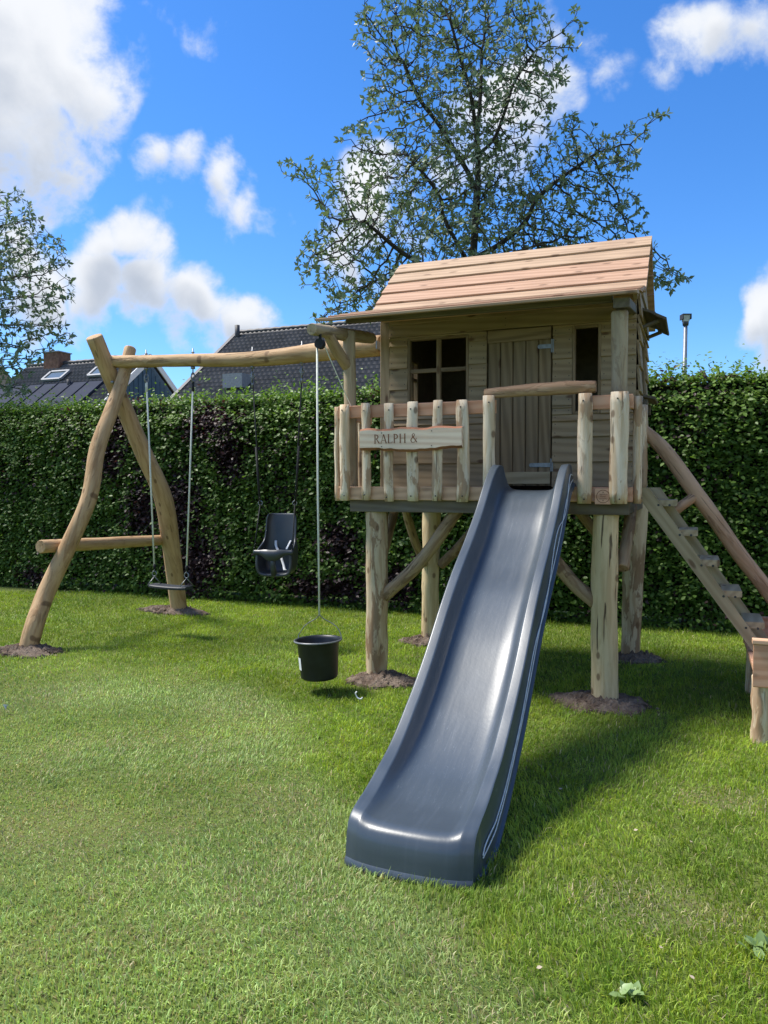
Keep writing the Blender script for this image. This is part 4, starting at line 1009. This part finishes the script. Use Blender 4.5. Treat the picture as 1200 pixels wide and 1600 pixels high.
# upright shoots along the top
for k in range(330):
    u = rng.uniform(HU_A, HU_B); v = HV + .1 + rng.random() * .5; h = rng.uniform(.05, .20) * (1.4 if u > -.5 or abs(u + 3.6) < .8 else .9); m_ = int(5 + h * 22)
    t = np.linspace(0, 1, m_); lean = rng.normal(0, .25, 2)
    P = np.stack([u + lean[0] * t * h, v + lean[1] * t * h, HTOP + .02 + t * h], 1)
    A = np.stack([rng.normal(0, 1, m_), rng.normal(-.2, .7, m_), rng.normal(.45, .3, m_)], 1); N = np.stack([rng.normal(0, .5, m_), rng.normal(-.3, .5, m_), np.ones(m_)], 1)
    sets.append((in_loc(P), A, N, rng.uniform(.035, .068, m_), np.full(m_, copper_mask(np.array([u]), np.array([HTOP]))[0] > .33), np.clip(rng.uniform(.55, 1, m_), 0, 1)))
P, A, N, s, cm, ti = [np.concatenate([q[i] for q in sets]) for i in range(6)]
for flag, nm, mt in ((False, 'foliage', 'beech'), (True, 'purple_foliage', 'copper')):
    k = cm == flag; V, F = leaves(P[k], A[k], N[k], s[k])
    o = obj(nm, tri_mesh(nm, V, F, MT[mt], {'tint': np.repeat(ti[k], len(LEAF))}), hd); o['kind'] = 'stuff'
# near-black box with the hedge's inner shade in its colour; stems at the foot
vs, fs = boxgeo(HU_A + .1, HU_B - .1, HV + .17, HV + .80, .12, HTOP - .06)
obj('inner_shade', mkmesh('inner_shade', [Vector(p) - HB for p in vs], fs, MT['hedge_core']), hd)
parts = []
for k in range(150):
    u = rng.uniform(HU_A, HU_B); v = HV + rng.uniform(.10, .35)
    pts = catmull([(u, v, -.03), (u + rng.normal(0, .04), v + rng.normal(0, .03), .3), (u + rng.normal(0, .12), v + rng.normal(-.02, .05), .8)], 5)
    parts.append(tube_geo(pts, list(np.linspace(.016, .006, 6)), 5))
V_, F_ = join(parts); obj('stems', mkmesh('stems', [Vector(p) - HB for p in V_], F_, MT['hedge_wood'], True), hd)['kind'] = 'stuff'

# ------------------------------------------------------------------ trees (space colonisation)
def tree(name, label, base, trunk, attr, step, di, dk, leaf, per, seed, clusters=1.0, limbs=()):
    rg = np.random.default_rng(seed)
    nodes = [np.array(trunk[0], float)]; par = [-1]
    tp = catmull(trunk, max(6, int(sum((Vector(trunk[i + 1]) - Vector(trunk[i])).length for i in range(len(trunk) - 1)) / step)))
    for p in tp[1:]: nodes.append(np.array(p)); par.append(len(nodes) - 2)
    for lb in limbs:
        st_ = int(np.argmin([np.linalg.norm(q_ - np.array(lb[0])) for q_ in nodes])); pl = catmull([tuple(nodes[st_])] + list(lb[1:]), max(4, int(sum((Vector(lb[i + 1]) - Vector(lb[i])).length for i in range(len(lb) - 1)) / step)))
        for j_, p_ in enumerate(pl[1:]): nodes.append(np.array(p_)); par.append(st_ if j_ == 0 else len(nodes) - 2)
    N0 = len(nodes)
    nodes = np.array(nodes); at = attr.copy()
    near = np.full(len(at), -1); nd = np.full(len(at), 1e9)
    def upd(start):
        for j0 in range(start, len(nodes), 400):
            d = np.linalg.norm(at[:, None] - nodes[None, j0:j0 + 400], axis=2); m = d.min(1); k = d.argmin(1) + j0
            b_ = m < nd; nd[b_] = m[b_]; near[b_] = k[b_]
    upd(max(0, len(tp) // 3))
    for it in range(160):
        act = nd < di
        if not act.any(): break
        dirs = {}
        vec = at[act] - nodes[near[act]]; vec /= np.linalg.norm(vec, axis=1, keepdims=True)
        ks = near[act]; uq, invx = np.unique(ks, return_inverse=True)
        sm_ = np.zeros((len(uq), 3)); np.add.at(sm_, invx, vec)
        ln = np.linalg.norm(sm_, axis=1, keepdims=True); sm_ = sm_ / np.maximum(ln, 1e-6) + rg.normal(0, .20, sm_.shape) + np.array([0, 0, .12]); sm_ /= np.linalg.norm(sm_, axis=1, keepdims=True)
        new = nodes[uq] + sm_ * step
        st = len(nodes); nodes = np.concatenate([nodes, new]); par += list(uq)
        upd(st)
        keep = nd > dk; at = at[keep]; near = near[keep]; nd = nd[keep]
        if len(at) == 0 or len(nodes) > 16000: break
    par = np.array(par); n = len(nodes); ch = np.zeros(n, int); np.add.at(ch, par[1:], 1)
    rad = np.zeros(n); tip = .0045
    for i in range(n - 1, -1, -1):
        if rad[i] == 0: rad[i] = tip
        else: rad[i] = rad[i] ** (1 / 2.25)
        if par[i] >= 0: rad[par[i]] += rad[i] ** 2.25
    rad = tip * (rad / tip) ** .86
    root = empty(name, None, Matrix.Translation(base)); tag(root, label, 'tree', 'trees behind the hedge')
    V, F = [], []; b0 = np.array(base)
    pos = nodes.copy(); pos += rg.normal(0, step * .06, pos.shape) * (np.arange(n) >= N0)[:, None]
    for i in range(1, n):
        p, q = pos[par[i]], pos[i]; d = q - p; L = np.linalg.norm(d)
        if L < 1e-6: continue
        d /= L; a = np.cross(d, [.3, .9, .1]); a /= np.linalg.norm(a); c = np.cross(d, a); k = 7 if rad[i] > .03 else 4; o = len(V)
        r0 = min(rad[par[i]], rad[i] * 1.35 + .002)
        for (pt, r) in ((p - d * r0 * .3, r0), (q, rad[i])):
            for j in range(k): V.append(pt - b0 + r * (a * math.cos(2 * math.pi * j / k) + c * math.sin(2 * math.pi * j / k)))
        for j in range(k): F.append((o + j, o + (j + 1) % k, o + k + (j + 1) % k, o + k + j))
    obj('trunk', mkmesh('trunk', V, F, MT['tree_bark'], True), root)
    cand = np.where((rad < .0085) & (np.arange(n) > N0))[0]
    tips = cand[ch[cand] == 0]; oth = cand[ch[cand] > 0]; oth = oth[rg.random(len(oth)) < .62 * clusters]
    PP, AA, NN, SS, TT = [], [], [], [], []
    for arr, big in ((tips, 1.0), (oth, .85)):
        for i in arr:
            d = pos[i] - pos[par[i]]; d = d / (np.linalg.norm(d) + 1e-9); m = rg.integers(per - 2, per + 2)
            t0 = rg.random()
            for q in range(m):
                an = 2 * math.pi * (q / m + rg.random() * .15); a = np.cross(d, [.2, .3, .9]); a /= np.linalg.norm(a) + 1e-9; c = np.cross(d, a)
                ax = (a * math.cos(an) + c * math.sin(an)) * .9 + d * .55 + np.array([0, 0, rg.normal(-.05, .25)])
                PP.append(pos[i] - b0 + d * rg.uniform(-.02, .03)); AA.append(ax); NN.append(d * .8 + np.array([0, 0, .7]) + rg.normal(0, .25, 3)); SS.append(leaf * big * rg.uniform(.7, 1.2)); TT.append(np.clip(.15 + .5 * t0 + .3 * rg.random(), 0, 1))
    Vl, Fl = leaves(np.array(PP), np.array(AA), np.array(NN), np.array(SS), KITE, KITE_F)
    o = obj('crown', tri_mesh('crown', Vl, Fl, MT['tree_leaf'], {'tint': np.repeat(TT, 4)}), root); o['kind'] = 'stuff'
    return root
def blob_points(blobs, Y, dens, seed):
    """blobs in (px, py, rx, ry, depth, k): points in ellipsoids around the depth Y"""
    rg = np.random.default_rng(seed); res = []; k = Y / 1200
    for px, py, rx, ry, dy, dep, wgt in blobs:
        n = int(dens * wgt * rx * ry / 1000); q = rg.normal(0, 1, (n, 3)); q /= np.linalg.norm(q, axis=1, keepdims=True); q *= rg.random((n, 1)) ** (1 / 3)
        y = Y + dy + q[:, 1] * dep; X = (px + q[:, 0] * rx - 600) / 1200; Zt = (760 - py - q[:, 2] * ry) / 1200
        res.append(np.stack([X * y, y, CAM_H + Zt * y], 1))
    return np.concatenate(res)
TY = 10.8
def tp_(px, py, dy=0): y = TY + dy; return ((px - 600) / 1200 * y, y, CAM_H + (760 - py) / 1200 * y)
BL = [(740, 130, 120, 110, 0, 1.2, 1.0), (650, 60, 70, 60, 0, .9, .9), (590, 60, 40, 60, -.2, .5, .8), (620, 150, 60, 70, .2, .9, .9), (800, 70, 60, 70, .1, .8, .8), (700, 10, 110, 40, 0, 1.0, .9), (835, 130, 50, 60, 0, .6, .8), (860, 95, 35, 40, 0, .3, .6), (893, 45, 18, 22, 0, .2, 1.2), (885, 90, 18, 10, 0, .2, 1.2),
      (720, 260, 130, 70, 0, 1.3, 1.0), (600, 260, 60, 50, 0, .7, .8), (560, 220, 30, 25, 0, .4, .9), (590, 340, 100, 60, 0, 1.2, 1.05), (510, 300, 40, 40, 0, .6, .8), (460, 270, 30, 20, 0, .3, .9), (530, 400, 70, 50, 0, .9, 1.05), (490, 420, 30, 40, 0, .5, .8),
      (700, 350, 120, 60, 0, 1.4, 1.1), (840, 330, 110, 70, 0, 1.2, 1.1), (920, 260, 80, 50, 0, .9, 1.0), (960, 340, 45, 40, 0, .6, .9), (985, 215, 30, 22, 0, .4, .9), (1020, 190, 20, 16, 0, .3, 1.1), (880, 215, 50, 30, 0, .6, .8), (1035, 440, 40, 22, 0, .5, .9), (1065, 440, 20, 12, 0, .3, 1.0), (1000, 420, 40, 40, 0, .6, .8),
      (570, 470, 70, 40, 0, 1.0, 1.0), (530, 500, 50, 14, 0, .6, .7), (640, 430, 90, 50, 0, 1.2, 1.0), (780, 400, 100, 50, 0, 1.2, 1.0), (900, 400, 80, 50, 0, 1.0, 1.0)]
tree('tree', 'airy grey-green leafy tree rising behind the playhouse roof', (tp_(738, 760)[0], TY, 0), [(tp_(738, 760)[0], TY, 0.), tp_(738, 560), tp_(737, 440), tp_(741, 350), tp_(745, 270, .1), tp_(742, 215, -.1)], blob_points(BL, TY, 125, 5), .11, 1.2, .155, .090, 6, 3,
     limbs=[[tp_(737, 425), tp_(722, 400, -.1), tp_(692, 345, -.3), tp_(688, 318, -.4), tp_(668, 287, -.5), tp_(635, 250, -.6)], [tp_(743, 300), tp_(727, 272, .1), tp_(705, 237, .2), tp_(683, 202, .3), tp_(653, 163, .3), tp_(630, 110, .3)],
            [tp_(746, 225), tp_(735, 168, -.2), tp_(722, 120, -.3), tp_(705, 60, -.4)], [tp_(746, 225), tp_(748, 160, .2), tp_(750, 90, .3)], [tp_(745, 250), tp_(770, 224, .1), tp_(787, 180, .1), tp_(800, 140, .1), tp_(830, 95, 0)],
            [tp_(738, 410), tp_(780, 385, .2), tp_(818, 352, .2), tp_(837, 315, .2), tp_(880, 280, .2), tp_(930, 245, .2)], [tp_(737, 440), tp_(690, 430, -.3), tp_(630, 400, -.5), tp_(570, 350, -.6)], [tp_(738, 430), tp_(770, 410, -.5), tp_(830, 390, -.8)], [tp_(738, 440), tp_(700, 435, .5), tp_(650, 440, .9), tp_(590, 440, 1.0)]])
TY2 = 13.0
BL2 = [(-40, 420, 120, 110, 0, 1.6, 1.0), (20, 340, 45, 45, 0, .7, .9), (50, 400, 60, 50, 0, .9, .9), (85, 450, 40, 35, 0, .6, .9), (50, 490, 60, 50, 0, 1.0, 1.0), (95, 530, 34, 22, 0, .5, .9), (20, 550, 60, 40, 0, 1.0, 1.0), (-60, 560, 100, 60, 0, 1.5, 1.0), (15, 605, 40, 26, .3, .7, 1.0), (-130, 350, 120, 120, 0, 1.5, .7)]
def tq_(px, py): y = TY2; return ((px - 600) / 1200 * y, y, CAM_H + (760 - py) / 1200 * y)
tree('tree', 'grey-green leafy tree reaching in over the hedge at the left edge', (tq_(-130, 760)[0], TY2, 0), [(tq_(-130, 760)[0], TY2, 0.), tq_(-125, 640), tq_(-115, 520), tq_(-100, 400)], blob_points(BL2, TY2, 130, 9), .13, 1.4, .18, .105, 6, 4)

# ------------------------------------------------------------------ houses beyond the hedge
MT['tile'] = plain('roof_tile', (.062, .058, .060), .55, 0, .4, .35, 1.2)
MT['brick'] = plain('chimney_brick', (.19, .105, .075), .9, 0, .2, .35, 6)
MT['slate_blue'] = plain('bluish_roofing', (.028, .035, .058), .85, 0, .15, .12, .8)
MT['blue_board'] = plain('blue_boarding', (.035, .075, .125), .6, 0, .3, .15, 3)
MT['white_trim'] = plain('white_trim', (.70, .71, .72), .6, 0, .3, .06)
MT['render_wall'] = plain('house_wall', (.36, .27, .21), .9, 0, .2, .2, 2)
MT['glass'] = plain('window_glass', (.10, .13, .15), .12, 0, .6, .1)
MT['lead'] = plain('lead', (.25, .26, .28), .6, 0, .3)
MT['pipe'] = plain('vent_pipe', (.04, .04, .045), .6)
def house_frame(px, py, Y):
    """matrix with x along the ridge (to the right, nearer), y away, origin at ground below the ridge point"""
    d = pix_dir(px, py); p = d * (Y / d.y); return Matrix.Translation((p.x, p.y, 0)) @ Matrix.Rotation(-TH, 4, 'Z'), CAM_H + p.z
def pantiles(L, S, slope, tw=.21, tl=.31):
    """wavy overlapping tiles; x 0..L along, running down -y from the ridge at the origin"""
    cols, rws = int(L / tw), int(S / tl); c, s = math.cos(slope), math.sin(slope)
    prof = [(0, .0), (.18, .032), (.42, .042), (.66, .018), (.85, -.004)]
    xs = np.array([(i + p) * tw for i in range(cols) for p, _ in prof]); hz = np.array([h for i in range(cols) for _, h in prof])
    V, F = [], []
    for r in range(rws):
        for e in (0, 1):
            d = (r + e) * tl + (.02 if e else 0); h = hz + (.030 if e else .0)
            V.append(np.stack([xs, -d * c - h * -s * 0 - 0 * xs, -d * s + h], 1))
    V = np.concatenate(V); n = len(xs)
    for r in range(rws):
        a = np.arange(n - 1)
        F.append(np.stack([2 * r * n + a, (2 * r + 1) * n + a, (2 * r + 1) * n + a + 1, 2 * r * n + a + 1], 1))
        if r < rws - 1: F.append(np.stack([(2 * r + 1) * n + a, (2 * r + 2) * n + a, (2 * r + 2) * n + a + 1, (2 * r + 1) * n + a + 1], 1))
    return V, np.concatenate(F)
def half_round_ridge(L): return tube_geo([Vector((x, 0, .02 + (.02 if i % 2 else 0))) for i, x in enumerate(np.linspace(0, L, int(L / .2)))], .10, 8, up=(0, 0, 1))
def house(label, px, py, Y, L, S, slope, x0, wallm, group='houses behind the hedge'):
    Mh, rz = house_frame(px, py, Y)
    h = empty('house', None, Mh); tag(h, label, 'house', group)
    for sg in (1, -1):
        V, F = pantiles(L, S, slope)
        V = V + np.array([x0, 0, rz])
        if sg < 0: V = V * np.array([1, -1, 1]); F = F[:, ::-1]
        rfp = obj('tiles', tri_mesh('tiles', V, F, MT['tile'], smooth=False), h); rfp['kind'] = 'stuff'
    v_, f_ = half_round_ridge(L); obj('ridge', mkmesh('ridge', [Vector(p) + Vector((x0, 0, rz)) for p in v_], f_, MT['tile'], True), h)
    hw_ = S * math.cos(slope) - .3; ez = rz - hw_ * math.tan(slope) - .10
    g = [(0, -hw_, 0), (0, hw_, 0), (0, hw_, ez), (0, 0, rz - .12), (0, -hw_, ez)]
    vs = [(x0 + .15 + p[0], p[1], p[2]) for p in g] + [(x0 + L - .15, p[1], p[2]) for p in g]
    obj('wall', mkmesh('wall', vs, [(4, 3, 2, 1, 0), (5, 6, 7, 8, 9)] + [(i, (i + 1) % 5, 5 + (i + 1) % 5, 5 + i) for i in range(5)], wallm), h)
    return h, rz
h1, rz1 = house('dark tiled house with a wide plain roof behind the swing beam', 370, 521, 32, 15, 7.5, R(36), 0, MT['render_wall'])
v_, f_ = tube_geo([Vector((.25, -.35, rz1 - .5)), Vector((.25, -.35, rz1 + .25))], .10, 10, up=(0, 1, 0)); obj('vent_pipe', mkmesh('vent_pipe', v_, f_, MT['pipe'], True), h1)
v_, f_ = boxgeo(2.1, 2.9, -4.2, -3.4, rz1 - 2.85, rz1 - 2.35); obj('roof_vent', mkmesh('roof_vent', v_, f_, MT['lead']), h1, Matrix.Identity(4))
vs = []
for s in (0, 1):
    y = -s * 6.1; z = rz1 - s * 6.1 * math.tan(R(36)) + .03; vs += [(-.06, y, z + .05), (.10, y, z + .05), (.10, y, z - .16), (-.06, y, z - .16)]
obj('verge', mkmesh('verge', vs, [(0, 1, 5, 4), (1, 2, 6, 5), (2, 3, 7, 6), (3, 0, 4, 7), (0, 3, 2, 1), (4, 5, 6, 7)], MT['tile']), h1)
h2, rz2 = house('low dark tiled house with blue boarded gable, brick chimney and skylights', 236, 558, 34, 7.2, 5.0, R(38), -7.2, MT['blue_board'])
sl38 = R(38); t38 = math.tan(sl38)
# white barge boards and vertical boards on the gable
for s in (-1, 1):
    board('barge_board', h2, MT['white_trim'], (.06, s * .02, rz2 - .02), (.06, s * 3.8, rz2 - .02 - 3.78 * t38), .26, .05, up=(1, 0, 0))
for i in range(-12, 13):
    y = i * .29; top = rz2 - .30 - abs(y) * t38
    if top > 2.0: board('cladding_board', h2, MT['blue_board'], (-.125, y, 1.5), (-.125, y, top), .26, .04, up=(1, 0, 0))
def on_slope(x, d, lift): return Vector((x, -d * math.cos(sl38), rz2 - d * math.sin(sl38) + lift))
def skylight(x0, x1, d0, d1):
    nrm = Vector((0, -math.sin(sl38), math.cos(sl38)))
    sk = empty('skylight', h2)
    pane = [on_slope(x, d, .16) for x, d in ((x0, d0), (x1, d0), (x1, d1), (x0, d1))]
    obj('pane', mkmesh('pane', pane + [p + nrm * -.06 for p in pane], [(0, 3, 2, 1), (4, 5, 6, 7), (0, 1, 5, 4), (1, 2, 6, 5), (2, 3, 7, 6), (3, 0, 4, 7)], MT['glass']), sk)
    for a, b_ in (((x0, d0), (x1, d0)), ((x1, d0), (x1, d1)), ((x1, d1), (x0, d1)), ((x0, d1), (x0, d0))):
        board('frame', sk, MT['lead'], on_slope(*a, .15), on_slope(*b_, .15), .12, .10, up=nrm)
skylight(-4.9, -3.85, 1.05, 1.75); skylight(-2.35, -1.4, .95, 1.65)
ck = empty('chimney', h2)
v_, f_ = boxgeo(-5.85, -4.95, -.35, .40, rz2 - .5, rz2 + .50); obj('brickwork', mkmesh('brickwork', v_, f_, MT['brick']), ck)
v_, f_ = boxgeo(-5.90, -4.90, -.40, .45, rz2 + .502, rz2 + .55); obj('cap', mkmesh('cap', v_, f_, MT['lead']), ck)
v_, f_ = tube_geo([Vector((-5.7, 0, rz2 + .55)), Vector((-5.7, 0, rz2 + .68))], .10, 10, up=(0, 1, 0)); obj('flue', mkmesh('flue', v_, f_, MT['pipe'], True), ck)
v_, f_ = tube_geo([Vector((-2.95, -1.75, rz2 - 1.5)), Vector((-2.95, -1.8, rz2 - 1.05))], .09, 8, up=(0, 1, 0)); obj('vent_pipe', mkmesh('vent_pipe', v_, f_, MT['pipe'], True), h2)
# smooth bluish lower roof
lowr = [on_slope(-7.0, 2.15, .14), on_slope(-1.15, 2.15, .14), on_slope(-1.15, 4.2, .20), on_slope(-7.0, 4.2, .20)]; nn = Vector((0, -math.sin(sl38), math.cos(sl38)))
obj('lower_roof', mkmesh('lower_roof', lowr + [p - nn * .1 for p in lowr], [(0, 3, 2, 1), (4, 5, 6, 7), (0, 1, 5, 4), (1, 2, 6, 5), (2, 3, 7, 6), (3, 0, 4, 7)], MT['slate_blue']), h2)
for i in range(1, 7): board('seam', h2, MT['slate_blue'], on_slope(-7.0 + i * .84, 2.16, .16), on_slope(-7.0 + i * .84, 4.2, .22), .03, .05, up=nn)
h3, rz3 = house('dark roofed house with white window, half hidden by the tree at far left', 2, 566, 40, 9, 5.0, R(40), -9, MT['render_wall'])
wq = empty('window', h3)
v_, f_ = boxgeo(-.14, -.08, -.9, -.2, rz3 - 2.2, rz3 - 1.0); obj('frame', mkmesh('frame', v_, f_, MT['white_trim']), wq)
v_, f_ = boxgeo(-.10, -.06, -.8, -.3, rz3 - 2.1, rz3 - 1.1); obj('pane', mkmesh('pane', v_, f_, MT['glass']), wq)

# street lamp
lx = empty('street_lamp', None, Matrix.Translation(((1066 - 600) / 1200 * 21, 21, 0))); tag(lx, 'grey street lamp post with boxy lantern above the hedge', 'street lamp')
MT['lamp_grey'] = plain('lamp_grey', (.17, .19, .22), .45, .3)
MT['lamp_dark'] = plain('lamp_cap', (.035, .037, .045), .5)
MT['lamp_glass'] = plain('lamp_glass', (.42, .44, .42), .25, 0, .5, .1)
v_, f_ = tube_geo([Vector((0, 0, 0)), Vector((0, 0, 3.0)), Vector((.03, 0, 5.92))], [.075, .065, .052], 12, up=(0, 1, 0)); obj('pole', mkmesh('pole', v_, f_, MT['lamp_grey'], True), lx)
v_, f_ = tube_geo([Vector((.03, 0, 5.86)), Vector((.03, 0, 5.94)), Vector((.03, 0, 5.96))], [.075, .085, .075], 12, up=(0, 1, 0)); obj('collar', mkmesh('collar', v_, f_, MT['lamp_dark'], True), lx)
b8 = [(x, y) for x, y in ((-1, -1), (1, -1), (1, 1), (-1, 1))]
vs = [(.03 + x * .072, y * .072, 5.962) for x, y in b8] + [(.03 + x * .092, y * .092, 6.130) for x, y in b8]
Q6 = [(3, 2, 1, 0), (4, 5, 6, 7), (0, 1, 5, 4), (1, 2, 6, 5), (2, 3, 7, 6), (3, 0, 4, 7)]
obj('lantern', mkmesh('lantern', vs, Q6, MT['lamp_glass']), lx)
v_, f_ = join([boxgeo(-.088, .148, -.118, .118, 6.132, 6.162), boxgeo(-.088, -.068, -.118, .118, 6.02, 6.131), boxgeo(.128, .148, -.118, .118, 6.02, 6.131)]); obj('hood', mkmesh('hood', v_, f_, MT['lamp_dark']), lx)

# ------------------------------------------------------------------ small things on the lawn
def rosette(label, x, y, n, size, seed):
    rg = np.random.default_rng(seed); z = float(ground_h(x, y)); e = empty('weed', None, Matrix.Translation((x, y, z))); tag(e, label, 'weed', 'weeds in the lawn')
    for i in range(n):
        an = rg.random() * 6.28; el = rg.uniform(.25, 1.1); A = np.array([[math.cos(an) * math.cos(el), math.sin(an) * math.cos(el), math.sin(el)]]); b0 = np.array([[rg.normal(0, size * .35), rg.normal(0, size * .35), .01]])
        V, F = leaves(b0, A, np.array([[-A[0, 0] * .5, -A[0, 1] * .5, 1.0]]), np.array([size * rg.uniform(.6, 1.1)]))
        obj('leaf', tri_mesh('leaf', V, F, MT['weed'], {'tint': np.full(len(V), rg.uniform(.2, 1))}), e)
rosette('pale broad-leaved weed at the bottom edge of the lawn', .722, 2.20, 9, .055, 1)
rosette('pale broad-leaved weed at the right edge of the lawn', 1.20, 2.42, 11, .06, 2)
p = hw(-1.733, -.533); hk = empty('litter', None, Matrix.Translation((p.x, p.y, .03))); tag(hk, 'small white hook-shaped scrap lying on the grass below the bucket', 'litter')
v_, f_ = tube_geo(catmull([(-.012, 0, .055), (-.02, .01, .04), (-.012, .01, .02), (.0, 0, .01), (.02, -.01, .008), (.028, -.01, .02)], 14), .005, 6, up=(0, 1, 0)); obj('scrap', mkmesh('scrap', v_, f_, MT['white'], True), hk)
lt2 = empty('litter', None, Matrix.Translation((-2.48, 5.0, .03))); tag(lt2, 'crumpled pale plastic scrap on the lawn at the left edge', 'litter')
vs = [(random.uniform(-.03, .03), random.uniform(-.02, .02), random.uniform(0, .045)) for i in range(9)]
obj('scrap', mkmesh('scrap', vs, [(i, i + 1, i + 2) for i in range(7)], MT['white']), lt2)
MT['petal'] = plain('dry_leaf', (.38, .31, .22), .7)
for i, (px, py) in enumerate(((873, 1244), (776, 1326), (1080, 1327), (838, 1530), (1085, 1548), (1033, 1495), (990, 1310))):
    d = pix_dir(px, py); p = Vector((0, 0, CAM_H)) + d * (-CAM_H / d.z); V, F = leaves(np.zeros((1, 3)), np.array([[math.cos(i * 2.1), math.sin(i * 2.1), .25]]), np.array([[.2, -.3, 1.]]), np.array([.019]))
    o = obj('fallen_leaf', tri_mesh('fallen_leaf', V, F, MT['petal'], {'tint': np.full(len(V), .5)}), None, Matrix.Translation((p.x, p.y, .035)))
    tag(o, ('pale dry leaf on the grass below the right post, farthest of the scattered leaves', 'pale dry leaf on the grass beside the foot of the slide', 'pale dry leaf on the lawn nearest the low platform', 'pale dry leaf at the lower edge of the lawn, left of both weeds', 'pale dry leaf between the two weeds, the lower one',
            'pale dry leaf between the two weeds, by the yellowed patch', 'pale dry leaf on the lawn midway between slide foot and low platform')[i], 'leaf', 'dry leaves on the lawn')

# ------------------------------------------------------------------ grass
def to_uv(x, y): dx, dy = x - CX, y - CY; return dx * CU - dy * SU, dx * SU + dy * CU
NB = 500000
Z = 1.5 + (10.9 - 1.5) * rng.random(NB * 3)
wgt = (Z * 1.02 + 2.6) * np.clip((3.0 / Z) ** 1.15, .22, 1.5); keep = rng.random(len(Z)) < wgt / wgt.max() * .98; Z = Z[keep][:NB]
X = (rng.random(len(Z)) - .5) * (Z * 1.02 + 2.6)
u, v = to_uv(X, Z); k = (v < HV + .12 + .1 * rng.random(len(Z)))
for (mu, mv, a, b_, h, _) in MOUNDS: k &= ((u - mu) / (a * .95)) ** 2 + ((v - mv) / (b_ * .95)) ** 2 > .12 + .95 * rng.random(len(Z)) ** .6
k &= ~((u > -.90) & (u < -.38) & (v > -2.62) & (v < -2.2))
X, Z, u, v = X[k], Z[k], u[k], v[k]; n = len(X)
# lush to the right of a line, pale and dry to its left
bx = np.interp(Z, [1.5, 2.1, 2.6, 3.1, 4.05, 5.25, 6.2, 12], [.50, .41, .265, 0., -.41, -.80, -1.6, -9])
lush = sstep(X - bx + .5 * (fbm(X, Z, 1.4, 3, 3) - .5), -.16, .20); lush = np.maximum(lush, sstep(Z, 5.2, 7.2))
dry = np.zeros(n)
for (px, py, rx, ry, kk) in ((-1.40, 3.3, .60, .30, 1.2), (.99, 2.64, .42, .24, 1.3), (1.62, 3.63, .28, .20, 1.1), (-1.4, 4.5, .6, .3, .5), (-.45, 3.6, .35, .35, .5), (-.9, 2.5, .5, .2, .45), (-.2, 2.75, .25, .3, .4)):
    dry = np.maximum(dry, kk * np.clip(1 - np.hypot((X - px) / rx, (Z - py) / ry) + .8 * (fbm(X, Z, 4, 8, 3) - .5), 0, 1))
dry = np.clip(dry * 1.3 + .35 * (1 - lush) * sstep(fbm(X, Z, 2.1, 12, 4), .42, .68) + .12 * (1 - lush), 0, 1)
patch = fbm(X, Z, 1.0, 20, 4); fine = fbm(X, Z, 5.5, 22, 3)
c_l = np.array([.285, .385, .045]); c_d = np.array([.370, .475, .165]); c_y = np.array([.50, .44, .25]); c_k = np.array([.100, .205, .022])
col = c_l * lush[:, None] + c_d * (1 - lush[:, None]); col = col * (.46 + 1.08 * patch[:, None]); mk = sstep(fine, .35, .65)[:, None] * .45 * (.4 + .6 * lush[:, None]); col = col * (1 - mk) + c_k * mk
isdry = rng.random(n) < (.03 + .50 * dry); col[isdry] = c_y * rng.uniform(.6, 1.15, (isdry.sum(), 1))
col *= rng.uniform(.72, 1.28, (n, 1)) * np.array([1, 1, 1]) * (1 + rng.normal(0, .06, (n, 3)))
col = np.clip(col, .004, .8)
clump = sstep(fbm(X, Z, 9, 44, 2), .35, .7); L = rng.uniform(.021, .043, n) * (.8 + .15 * lush + .40 * clump) * (1 - .35 * dry); tall = rng.random(n) < .025; L[tall] *= 1.6
an = rng.random(n) * 6.283 + 0; comb = fbm(X, Z, .9, 33, 2) * 9; an = np.where(rng.random(n) < .45, comb + rng.normal(0, .6, n), an)
lean = np.clip(rng.normal(.62, .28, n), .05, 1.35); W_ = rng.uniform(.0013, .0026, n) * (1 + .10 * np.maximum(0, Z - 3.0))
base = np.stack([X, Z, ground_h(X, Z) - .004], 1); dh = np.stack([np.cos(an), np.sin(an), np.zeros(n)], 1); side = np.stack([-np.sin(an), np.cos(an), np.zeros(n)], 1)
tw = rng.normal(0, .7, n); side = side * np.cos(tw)[:, None] + dh * np.sin(tw)[:, None]
midp = base + dh * (L * .5 * np.sin(lean * .6))[:, None] + np.array([0, 0, 1.]) * (L * .55 * np.cos(lean * .6))[:, None]
tipp = midp + dh * (L * .5 * np.sin(np.minimum(lean * 1.6, 1.9)))[:, None] + np.array([0, 0, 1.]) * (L * .5 * np.cos(np.minimum(lean * 1.6, 1.9)))[:, None]
V = np.stack([base - side * W_[:, None], base + side * W_[:, None], midp + side * W_[:, None] * .8, midp - side * W_[:, None] * .8, tipp], 1).reshape(-1, 3)
i5 = (np.arange(n) * 5)[:, None]; F = np.concatenate([i5 + np.array([0, 1, 2]), i5 + np.array([0, 2, 3]), i5 + np.array([3, 2, 4])], 0)
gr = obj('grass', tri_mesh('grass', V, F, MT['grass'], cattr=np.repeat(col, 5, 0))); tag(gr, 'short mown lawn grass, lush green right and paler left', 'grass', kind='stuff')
for o in SC.objects:
    if '_b' in o: del o['_b']
